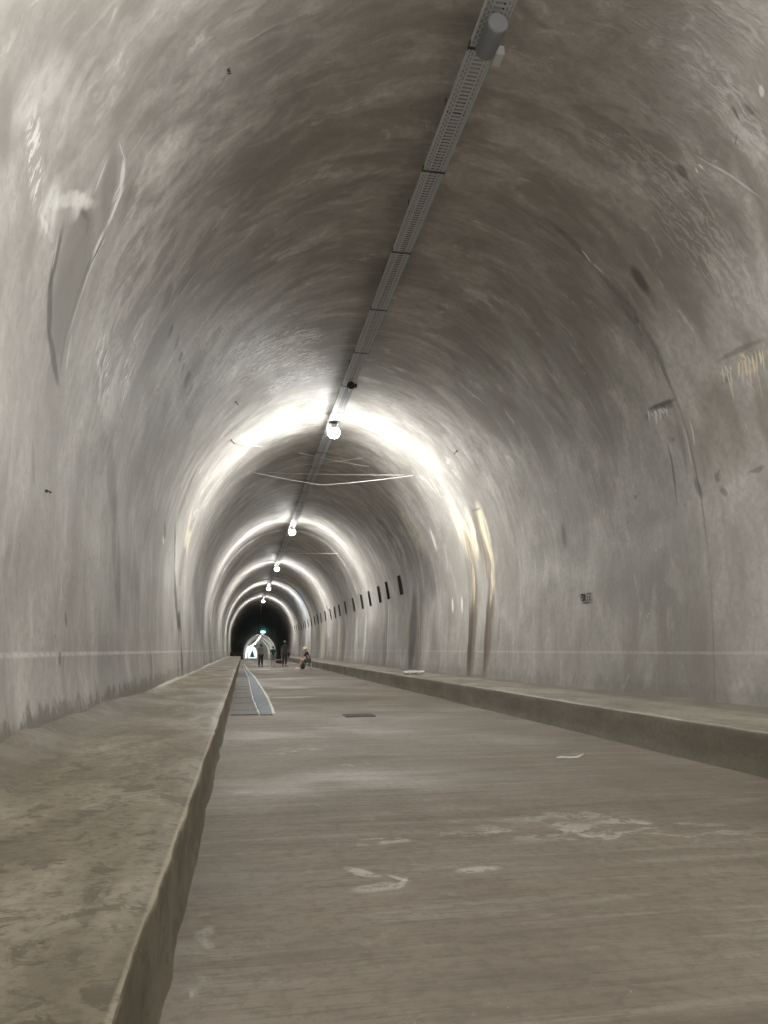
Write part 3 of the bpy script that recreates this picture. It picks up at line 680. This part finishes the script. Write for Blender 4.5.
obj('kerb', strip(lambda y: interp(y, 2) - .045 + wv(y, 3), lambda y: interp(y, 2) + .01 + wv(y, 4), -.03, .035, y0, y1, .2), KERBM, t)
y = y0; i = 0
while y < 40:
    ln = 1.0
    bm = strip(lambda q: -2.60, lambda q: interp(q, 1) - .02, -.03, .024 + .006 * (i % 2), y + .012, y + ln - .012)
    tag(obj('cover_slab', bm, SLABM), 'grey concrete cover slab between left ledge and drain channel, ' + (ORD[i] if i < 22 else ORD[i - 22] + ' in the far half') + (' in the row' if i < 22 else ''), 'slab', 'cover slabs beside the drain channel')
    y += ln; i += 1

# drain grate
t = thing('drain_grate', 'small dark slatted drain grate set in the road surface', 'grate')
p = on_z(359, 715.3, .015); t.location = p
bm = bmesh.new()
for s in (-1, 1): box(bm, (s * .26, 0, 0), (.03, .52, .02)); box(bm, (0, s * .25, 0), (.52, .03, .02))
obj('frame', bm, DKM, t)
bm = bmesh.new()
for i in range(9): box(bm, (-.208 + i * .052, 0, -.002), (.022, .48, .016))
obj('bars', bm, DKM, t)
bm = bmesh.new(); box(bm, (0, 0, -.0125), (.50, .48, .006)); obj('sump', bm, BLACKP, t)
t.children[0].data.materials[0] = t.children[1].data.materials[0] = simple('rusted_grate_iron', (.17, .15, .13), .7)

# litter on the road: thin white strip; broken plaster on the right ledge
a = on_z(557, 757.5, .01); b = on_z(577, 757.5, .01); c_ = on_z(585, 753.5, .01)
bm = bmesh.new(); tube(bm, [a, a.lerp(b, .3) + Vector((0, .02, 0)), a.lerp(b, .7) - Vector((0, .01, 0)), b, c_], [.008, .012, .010, .014, .006], 6)
tag(obj('white_cord', bm, simple('white_cord_fibre', (.75, .74, .71), .8), None, True), 'short bent scrap of white cord lying on the road near the right', 'litter')
PLM = simple('broken_plaster_white', (.72, .72, .70), .8)
for i in range(9):
    q = on_z(405.5 + i * 2.1, 673.6 - (i % 3) * .35, .47); bm = bmesh.new(); r = bmesh.ops.create_icosphere(bm, subdivisions=2, radius=1)
    sx = random.uniform(.07, .15)
    for v in bm.verts: v.co = Vector((v.co.x * sx, v.co.y * sx * 1.4, v.co.z * .05)) * (1 + .35 * noise.noise(v.co * 1.3 + Vector((i * 5, 0, 0))))
    o = obj('plaster_fragment', bm, PLM); o.location = (q.x, q.y, .50); tag(o, 'white crumb of fallen plaster on right ledge under the dark drain run', 'rubble', 'plaster crumbs on the right ledge')

# small painted character mark on the right wall (two-part character over a short line)
p0 = on_lining(585, 596)
bm = bmesh.new(); S = .0125 * 1.05
def stroke(pts, w=.016):
    for a, b in zip(pts, pts[1:]):
        A = Vector((a[0] * 2.1, 0, a[1] * .8)) * S; B = Vector((b[0] * 2.1, 0, b[1] * .8)) * S
        d = (B - A); n_ = Vector((-d.z, 0, d.x)).normalized() * w / 2
        A = A - d.normalized() * w * .3; B = B + d.normalized() * w * .3
        q = [A + n_, A - n_, B - n_, B + n_]; vs = [bm.verts.new((0, -v.x, v.z)) for v in q]; f = bm.faces.new(vs)
for st in ([(-9,4),(-6,8)],[(-9,-1),(-7,2),(-5,-2)],[(-8,6),(-3,7)],[(-4,9),(-5,1)],[(-6,5),(0,5)],[(-1,9),(-2,2)],[(-6,1),(0,2)],[(-7,-3),(-4,-6),(-1,-3)],[(-6,-7),(0,1)],[(-4,-2),(1,-6)],[(2,6),(9,7)],[(8,7),(7,1),(8,-6)],[(3,1),(7,0),(6,-6),(3,-5),(3,1)],[(-5,-10),(6,-9.5)]):
    stroke(st)
bmesh.ops.solidify(bm, geom=bm.faces[:], thickness=.003)
o = obj('wall_marking', bm, simple('grey_ink', (.05, .055, .055), .8)); u_, v_ = uv_at(585, 596); x_, z_, nx_, nz_ = P(u_)
q = lin_pt(u_, v_); o.location = (q.x - .012, q.y, q.z); o.rotation_euler = (0, math.atan2(nz_, -nx_), 0)
tag(o, 'small dark written character mark on the right wall', 'wall writing')

# ------------------------------------------------------------------ people
def skin(name, V, E, mat, parent=None, sub=2, root=0):
    """V: list of (pos, radius or (rx, ry)); E: edges. One continuous surface grown round the skeleton."""
    me = bpy.data.meshes.new(name); me.from_pydata([v[0] for v in V], E, []); me.update()
    o = bpy.data.objects.new(name, me); COL.objects.link(o)
    md = o.modifiers.new('s', 'SKIN'); md.use_smooth_shade = True
    if not me.skin_vertices:
        bm = bmesh.new(); bm.from_mesh(me); bm.verts.layers.skin.verify(); bm.to_mesh(me); bm.free()
    sv = me.skin_vertices[0].data
    for i, v in enumerate(V):
        r = v[1]; sv[i].radius = (r, r) if not isinstance(r, tuple) else r; sv[i].use_root = (i == root)
    sb = o.modifiers.new('u', 'SUBSURF'); sb.levels = sub; sb.render_levels = sub
    bpy.context.view_layer.update()
    dg = bpy.context.evaluated_depsgraph_get(); nm = bpy.data.meshes.new_from_object(o.evaluated_get(dg))
    bpy.data.objects.remove(o); nm.name = name; nm.materials.clear()
    return link(name, nm, mat, parent, True)
SKIN = NT('skin'); SKINM = SKIN.out(SKIN.mix(SKIN.noise(SKIN.obj(), 9)[0], (.50, .30, .215), (.60, .38, .28)), .5, .35)
HAIRM = simple('dark_hair', (.03, .024, .02), .5, scale=40, var=.3); BLONDE = simple('fair_hair', (.50, .36, .17), .5, scale=40, var=.3)
EYEM = simple('eye_dark', (.02, .015, .012), .2); LIPM = simple('lips', (.42, .17, .15), .5)
WSHOE = simple('white_shoe', (.75, .75, .73), .5); DSHOE = simple('dark_shoe', (.04, .04, .045), .5)
def lerp(a, b, t): return tuple(a[i] + (b[i] - a[i]) * t for i in range(3))
class Body:
    def __init__(s): s.V = []; s.E = []; s.ix = {}
    def j(s, name, p, r, to=None):
        s.V.append((tuple(p), r)); i = len(s.V) - 1; s.ix[name] = i
        if to is not None: s.E.append((s.ix[to], i))
        return i
def person(loc, rz, H, J, shirt, legs, label, shoes, sleeve=.9, leglen=.95, slim=1.0, hair=None, hat=None, group=None):
    """J gives joint positions for a 1.75 m figure in local space (x right, y ahead, z up)."""
    k = H / 1.75; t = thing('person', label, 'person', loc, rz, group)
    g = lambda n_: Vector(J[n_]) * k
    R = lambda r: r * k * slim
    B = Body(); B.j('pelvis', g('pelvis'), (R(.145), R(.10)))
    B.j('waist', g('waist'), (R(.125), R(.09)), 'pelvis'); B.j('chest', g('chest'), (R(.155), R(.105)), 'waist'); B.j('neckb', g('neckb'), (R(.085), R(.07)), 'chest')
    B.j('neck', g('neck'), R(.052), 'neckb')
    hd = Vector(J['head']) * k; nk = g('neck'); upv = (hd - nk).normalized(); face = Vector(J.get('face', (0, 1, 0))).normalized(); face = (face - upv * face.dot(upv)).normalized()
    B.j('jaw', nk + (hd - nk) * .45 + face * .015 * k, .070 * k, 'neck'); B.j('skull', hd, (.078 * k, .092 * k), 'jaw'); B.j('crown', hd + upv * .075 * k, .06 * k, 'skull')
    B.j('nose', hd + face * .095 * k - upv * .03 * k, .014 * k, 'skull'); B.j('nosetip', hd + face * .112 * k - upv * .045 * k, .011 * k, 'nose')
    side = face.cross(upv)
    for sg, nm in ((-1, 'earl'), (1, 'earr')): B.j(nm, hd + side * sg * .085 * k - upv * .02 * k, .018 * k, 'skull')
    for S_ in ('l', 'r'):
        B.j('sh' + S_, g('sh' + S_), R(.062), 'neckb' if False else 'chest'); B.j('el' + S_, g('el' + S_), R(.042), 'sh' + S_); B.j('wr' + S_, g('wr' + S_), R(.027), 'el' + S_)
        B.j('hp' + S_, g('hp' + S_), R(.092), 'pelvis'); B.j('kn' + S_, g('kn' + S_), R(.060), 'hp' + S_)
        cm = lerp(g('kn' + S_), g('an' + S_), .35); B.j('cf' + S_, cm, R(.056), 'kn' + S_); B.j('an' + S_, g('an' + S_), R(.036), 'cf' + S_)
        B.j('to' + S_, g('to' + S_), R(.034), 'an' + S_)
        w = g('wr' + S_); fd = (w - g('el' + S_)).normalized(); hf = Vector(J.get('hand' + S_, tuple(fd))).normalized()
        pm = w + hf * .055 * k; B.j('pm' + S_, pm, (.030 * k, .018 * k), 'wr' + S_)
        acr = hf.cross(Vector(J.get('palm', (1, 0, 0)))).normalized(); curl = hf.cross(acr).normalized()
        for q, (o1, ln) in enumerate(((-.027, .070), (-.009, .080), (.009, .076), (.027, .060))):
            a = pm + hf * .035 * k + acr * o1 * k; b = a + hf * ln * .5 * k + curl * .01 * k; c = b + hf * ln * .35 * k + curl * .028 * k
            B.j('f%s%d' % (S_, q), a, .0095 * k, 'pm' + S_); B.j('g%s%d' % (S_, q), b, .0085 * k, 'f%s%d' % (S_, q)); B.j('h%s%d' % (S_, q), c, .007 * k, 'g%s%d' % (S_, q))
        a = pm - acr * .04 * k + curl * .01 * k - hf * .01 * k; b = a - acr * .018 * k + hf * .04 * k + curl * .015 * k
        B.j('t' + S_, a, .011 * k, 'pm' + S_); B.j('u' + S_, b, .009 * k, 't' + S_)
    body = skin('body', B.V, B.E, SKINM, t)
    ex = .018 * k
    C_ = Body(); C_.j('pelvis', g('pelvis') + Vector((0, 0, -.03 * k)), (R(.150) + ex, R(.108) + ex)); C_.j('waist', g('waist'), (R(.128) + ex, R(.095) + ex), 'pelvis'); C_.j('chest', g('chest'), (R(.158) + ex, R(.108) + ex), 'waist'); C_.j('nb', g('neckb'), (R(.088) + ex, R(.072) + ex), 'chest')
    for S_ in ('l', 'r'):
        C_.j('sh' + S_, g('sh' + S_), R(.064) + ex, 'chest'); e = lerp(g('sh' + S_), g('el' + S_), min(1, sleeve)); C_.j('el' + S_, e, R(.048) + ex, 'sh' + S_)
        if sleeve > 1: C_.j('wr' + S_, lerp(g('el' + S_), g('wr' + S_), sleeve - 1), R(.032) + ex, 'el' + S_)
    skin('shirt', C_.V, C_.E, shirt, t)
    if legs:
        D = Body(); D.j('pelvis', g('pelvis'), (R(.150) + ex, R(.105) + ex))
        for S_ in ('l', 'r'):
            D.j('hp' + S_, g('hp' + S_), R(.094) + ex, 'pelvis')
            if leglen <= .5: D.j('kn' + S_, lerp(g('hp' + S_), g('kn' + S_), leglen * 2), R(.080) + ex, 'hp' + S_)
            else: D.j('kn' + S_, g('kn' + S_), R(.064) + ex, 'hp' + S_); D.j('an' + S_, lerp(g('kn' + S_), g('an' + S_), (leglen - .5) * 2), R(.050) + ex, 'kn' + S_)
        skin('trousers' if leglen > .6 else 'shorts', D.V, D.E, legs, t)
    for S_ in ('l', 'r'):
        a = g('an' + S_); b = g('to' + S_); f = (b - a); f.z = 0; f.normalize(); zz = min(a.z, b.z)
        bb = b if b.z < a.z else b
        skin('shoe', [(tuple(a - f * .03 * k + Vector((0, 0, -.035 * k))), .056 * k), (tuple(a.lerp(b, .6) + Vector((0, 0, -.004 * k))), .056 * k), (tuple(b + f * .03 * k + Vector((0, 0, .008 * k))), .045 * k)], [(0, 1), (1, 2)], shoes, t, 2)
    rot = Matrix((side, face, upv)).transposed()
    if hair:
        bm = bmesh.new(); ball(bm, (0, 0, 0), (.096 * k, .112 * k, .110 * k), 20, 14)
        bmesh.ops.delete(bm, geom=[v for v in bm.verts if v.co.y > .03 * k and v.co.z < .055 * k], context='VERTS')
        bmesh.ops.delete(bm, geom=[v for v in bm.verts if v.co.z < -.07 * k], context='VERTS')
        bmesh.ops.solidify(bm, geom=bm.faces[:], thickness=.008 * k)
        bmesh.ops.transform(bm, matrix=Matrix.Translation(hd + upv * .012 * k - face * .008 * k) @ rot.to_4x4(), verts=bm.verts); obj('hair', bm, hair, t, True)
        if J.get('long'):
            skin('hair_length', [(tuple(hd - face * .07 * k - upv * .03 * k), (.075 * k, .04 * k)), (tuple(hd - face * .09 * k - upv * .14 * k), (.08 * k, .035 * k)), (tuple(hd - face * .08 * k - upv * .26 * k), (.05 * k, .025 * k))], [(0, 1), (1, 2)], hair, t, 1)
    if hat:
        kind, hm = hat; bm = bmesh.new()
        prof_ = [(0, .155), (.05, .150), (.088, .12), (.100, .06), (.102, .03)] + ([(.19, .005), (.205, -.01), (.19, -.002), (.100, .022)] if kind == 'brim' else [(.104, .025), (.098, .022)])
        n_ = 24; rr = []
        for r_, z in prof_:
            rr.append([bm.verts.new((r_ * k * math.cos(2 * PI * q / n_), r_ * k * 1.1 * math.sin(2 * PI * q / n_), z * k)) for q in range(n_)] if r_ else [bm.verts.new((0, 0, z * k))])
        for a, b in zip(rr, rr[1:]):
            for q in range(n_):
                if len(a) == 1: bm.faces.new((a[0], b[q], b[(q + 1) % n_]))
                else: bm.faces.new((a[q], b[q], b[(q + 1) % n_], a[(q + 1) % n_]))
        bmesh.ops.transform(bm, matrix=Matrix.Translation(hd) @ rot.to_4x4(), verts=bm.verts)
        ho = obj('sun_hat' if kind == 'brim' else 'cap', bm, hm, t, True)
        if kind == 'cap':
            bm = bmesh.new(); box(bm, (0, .145, .03), (.15, .11, .012), .005); bmesh.ops.scale(bm, vec=(k, k, k), verts=bm.verts)
            bmesh.ops.transform(bm, matrix=Matrix.Translation(hd) @ rot.to_4x4(), verts=bm.verts); obj('visor', bm, hm, ho, True)
    for sg in (-1, 1):
        bm = bmesh.new(); ball(bm, tuple(hd + face * .088 * k + side * sg * .033 * k + upv * .0), (.012 * k,) * 3, 8, 6); obj('eye', bm, EYEM, t, True)
    bm = bmesh.new(); ball(bm, (0, 0, 0), (.024 * k, .008 * k, .007 * k), 10, 6, None); bmesh.ops.transform(bm, matrix=Matrix.Translation(hd + face * .088 * k - upv * .075 * k) @ rot.to_4x4(), verts=bm.verts); obj('mouth', bm, LIPM, t, True)
    return t
def walk(st=.18, lift=.05, arm=.12, armout=.22):
    return dict(pelvis=(0, 0, .93), waist=(0, .01, 1.10), chest=(0, .015, 1.30), neckb=(0, .005, 1.43), neck=(0, .02, 1.50), head=(0, .045, 1.63), face=(0, 1, 0),
        shl=(-.185, 0, 1.40), shr=(.185, 0, 1.40), ell=(-armout, arm * .3 - .03, 1.13), elr=(armout, -arm * .5 - .03, 1.13), wrl=(-armout - .0, arm + .04, .90), wrr=(armout, -arm, .90),
        hpl=(-.09, 0, .89), hpr=(.09, 0, .89), knl=(-.095, st * .7 + .03, .49), knr=(.095, -st * .35 + .03, .50), anl=(-.095, st, .085), anr=(.095, -st, .085 + lift), tol=(-.10, st + .15, .035), tor=(.10, -st + .13, .035))
GREYSH = simple('grey_shirt_cloth', (.30, .30, .29), .9, scale=20, var=.1); DKTR = simple('dark_trouser_cloth', (.07, .07, .075), .9); GREENSH = simple('green_shirt_cloth', (.045, .13, .10), .9)
BEIGE = simple('beige_short_cloth', (.30, .28, .25), .9); SMOKE = simple('charcoal_shirt_cloth', (.13, .135, .14), .9); GREYTR = simple('grey_trouser_cloth', (.10, .10, .10), .9); PURPLE = simple('dark_purple_cloth', (.055, .03, .055), .9); STRAW = simple('cream_hat_felt', (.80, .72, .52), .85); CAPM = simple('pale_cap_cloth', (.6, .6, .58), .8); ORG = simple('ochre_cloth', (.30, .12, .07), .9)
p = on_z(260.5, 667.3, .005); person((p.x, p.y, 0), .1, 1.60, walk(.14, .05, .06, .20), GREYSH, DKTR, 'person walking away in loose grey shirt and dark trousers, leftmost of three walkers', DSHOE, .95, .95, 1.15, hair=HAIRM, group='people walking away in the tunnel')
p = on_z(272.8, 666.6, .005); person((p.x, p.y, 0), -.05, 1.48, walk(.16, .04, .05, .23), GREENSH, BEIGE, 'shorter person walking away in dark green shirt and pale shorts, middle walker', WSHOE, .6, .45, 1.0, hair=HAIRM, group='people walking away in the tunnel')
w3 = walk(.12, .02, .04, .24); p3 = on_z(284.4, 666.5, .005)
person((p3.x, p3.y, 0), .0, 1.84, w3, SMOKE, GREYTR, 'tall person in pale cap and charcoal shirt walking away, rightmost walker', DSHOE, .7, .95, 1.1, hair=HAIRM, hat=('cap', CAPM), group='people walking away in the tunnel')
# dark shoulder bag of the tall walker and a bundle on the ground by the walkers
bm = bmesh.new(); ball(bm, (0, 0, 0), (.09, .16, .19), 16, 10); tb = obj('bag_body', bm, BLACKP, None, True)
t = thing('shoulder_bag', 'dark shoulder bag hanging at the hip of tall walker in cap', 'bag', (p3.x + .30, p3.y + .02, .86)); tb.parent = t
bm = bmesh.new(); tube(bm, [(0, -.05, .15), (-.06, -.08, .45), (-.13, -.03, .66), (-.10, .06, .60), (-.03, .08, .30), (0, .06, .15)], .014); obj('strap', bm, BLACKP, t, True)
t = thing('duffel_bag', 'low dark duffel bag on the road between middle and tall walkers', 'bag'); p = on_z(279.3, 663.6, .0); t.location = (p.x, p.y, 0)
bm = bmesh.new(); ball(bm, (0, 0, .17), (.36, .19, .17), 20, 12); obj('bag_body', bm, BLACKP, t, True)
bm = bmesh.new(); tube(bm, [(-.14, 0, .32), (-.10, 0, .42), (.10, 0, .42), (.14, 0, .32)], .015); obj('handle', bm, BLACKP, t, True)

# seated woman, facing left
ps = on_z(308.5, 669.3, .0)
J = dict(pelvis=(0, 0, .52), waist=(0, .03, .68), chest=(0, .10, .88), neckb=(0, .15, 1.00), neck=(0, .19, 1.07), head=(0, .25, 1.19), face=(0, .9, -.45), long=True,
    shl=(-.18, .12, .97), shr=(.18, .12, .97), ell=(-.22, .27, .75), elr=(.22, .27, .75), wrl=(-.08, .47, .80), wrr=(.08, .47, .78), handl=(.4, .7, .3), handr=(-.4, .7, .3),
    hpl=(-.09, .03, .50), hpr=(.09, .03, .50), knl=(-.10, .43, .56), knr=(.12, .44, .53), anl=(-.10, .50, .09), anr=(.11, .62, .09), tol=(-.10, .66, .04), tor=(.11, .78, .04))
person((ps.x, ps.y, 0), PI / 2 - .15, 1.84, J, PURPLE, DKTR, 'seated person in cream sun hat and dark purple top, bare legs, white shoes', WSHOE, .9, .35, 1.2, hair=BLONDE, hat=('brim', STRAW))
t = thing('folding_stool', 'low cream stool under the seated person in the sun hat', 'stool', (ps.x + .02, ps.y, 0), -.15)
CREAMP = simple('cream_painted_wood', (.62, .58, .50), .6)
bm = bmesh.new(); box(bm, (0, 0, .385), (.38, .36, .04), .012); obj('seat', bm, CREAMP, t)
for sx in (-1, 1):
    for sy in (-1, 1):
        bm = bmesh.new(); cyl(bm, (sx * .17, sy * .15, 0), (sx * .13, sy * .12, .37), .02, .022, 10); obj('leg', bm, CREAMP, t)
t = thing('backpack', 'black bag on the road under the legs of seated person', 'bag', (ps.x - .37, ps.y - .04, 0), .2)
bm = bmesh.new(); ball(bm, (0, 0, .19), (.15, .13, .19), 18, 12); obj('bag_body', bm, BLACKP, t, True)
bm = bmesh.new(); tube(bm, [(-.03, 0, .36), (-.03, 0, .42), (.03, 0, .42), (.03, 0, .36)], .01); obj('handle', bm, BLACKP, t, True)
t = thing('phone', 'small dark phone held by the seated person in the sun hat', 'phone', (ps.x - .56, ps.y + .07, .86), 0)
bm = bmesh.new(); box(bm, (0, 0, 0), (.012, .075, .15), .004); obj('case', bm, BLACKP, t); t.rotation_euler = (0, -.5, -.15)

# dark crates and post at the end of the left ledge
WOODM = simple('dark_red_brown_wood', (.07, .035, .03), .8, scale=5, var=.3)
for i, (x, w, h, lb_) in enumerate(((-4.0 + .25, .55, .85, 'dark red brown wooden crate by the wall, left of two at the ledge end'), (-3.05, .62, .80, 'dark red brown wooden crate, right of two at the left ledge end'))):
    t = thing('wooden_crate', lb_, 'crate', (x, 99.5, 0))
    bm = bmesh.new(); box(bm, (0, 0, h / 2), (w - .04, .5, h - .04)); obj('panel', bm, WOODM, t)
    bm = bmesh.new()
    for sx in (-1, 1):
        for sy in (-1, 1): box(bm, (sx * w / 2, sy * .26, h / 2), (.06, .06, h), .006)
    for z in (.05, h * .5, h - .05): box(bm, (0, -.27, z), (w, .03, .08), .006)
    obj('frame', bm, WOODM, t)
t = thing('bollard', 'short dark bollard on the road where the left ledge ends', 'bollard', (-2.95 + .35, 97.5, 0))
bm = bmesh.new(); cyl(bm, (0, 0, 0), (0, 0, .62), .13, .11, 16); obj('post', bm, BLACKP, t)
bm = bmesh.new(); ball(bm, (0, 0, .62), (.12, .12, .07), 16, 8); obj('cap', bm, BLACKP, t, True)

# ------------------------------------------------------------------ outside the far portal
oz = off(520)[1]
m = NT('gravel_ground'); c = m.mix(m.noise(m.obj(), .6, 5)[0], (.5, .5, .46), (.66, .66, .62)); GM = m.out(c, .9)
bm = bmesh.new(); g_ = [[bm.verts.new((-40 + 90 * i / 20, 497 + 60 * j / 12, oz + .0 + .15 * fbm(i * .5, j * .5, 0, 3) * (j > 0) - (.1 if j == 0 else .0))) for i in range(21)] for j in range(13)]
for j in range(12):
    for i in range(20): bm.faces.new((g_[j][i], g_[j][i + 1], g_[j + 1][i + 1], g_[j + 1][i]))
tag(obj('ground', bm, GM), kind='structure')
t = thing('conifer', 'dark cone shaped tree standing outside the far bright portal', 'tree', (3.75, 512, oz))
LEAFM = simple('conifer_leaves', (.035, .07, .06), .9, scale=3, var=.4)
bm = bmesh.new(); cyl(bm, (0, 0, 0), (0, 0, 1.6), .14, .10, 10); obj('trunk', bm, WOODM, t)
bm = bmesh.new()
for i in range(7):
    z = .7 + i * .62; r = 2.3 * (1 - i / 7.6); vs = cyl(bm, (0, 0, z), (0, 0, z + 1.1), r, r * .25, 22)
    for v in vs: v.co.x *= 1 + .18 * noise.noise(v.co * 2.3); v.co.y *= 1 + .18 * noise.noise(v.co * 2.3 + Vector((9, 0, 0)))
obj('foliage', bm, LEAFM, t)
t = thing('gate_post', 'thin dark gate post outside the far portal, left of the tree', 'post', (.75, 505, oz))
bm = bmesh.new(); box(bm, (0, 0, 1.9), (.55, .5, 3.8), .03); obj('shaft', bm, WOODM, t); bm = bmesh.new(); box(bm, (0, 0, 3.86), (.75, .7, .14), .03); obj('cap', bm, WOODM, t)

# ------------------------------------------------------------------ world and view
w = bpy.data.worlds.new('sky'); SC.world = w; w.use_nodes = True; bg = w.node_tree.nodes['Background']
bg.inputs[0].default_value = (.86, .95, 1.0, 1); bg.inputs[1].default_value = 1.6
try: w.cycles.sampling_method = 'NONE'
except Exception: pass
c = SC.cycles; c.use_denoising = True; c.max_bounces = 8; c.diffuse_bounces = 6; c.glossy_bounces = 3; c.sample_clamp_indirect = 6
try: c.denoiser = 'OPENIMAGEDENOISE'; c.use_light_tree = True
except Exception: pass
v = SC.view_settings; v.view_transform = 'Standard'; v.look = 'None'; v.exposure = .22; v.gamma = 1; v.use_curve_mapping = False
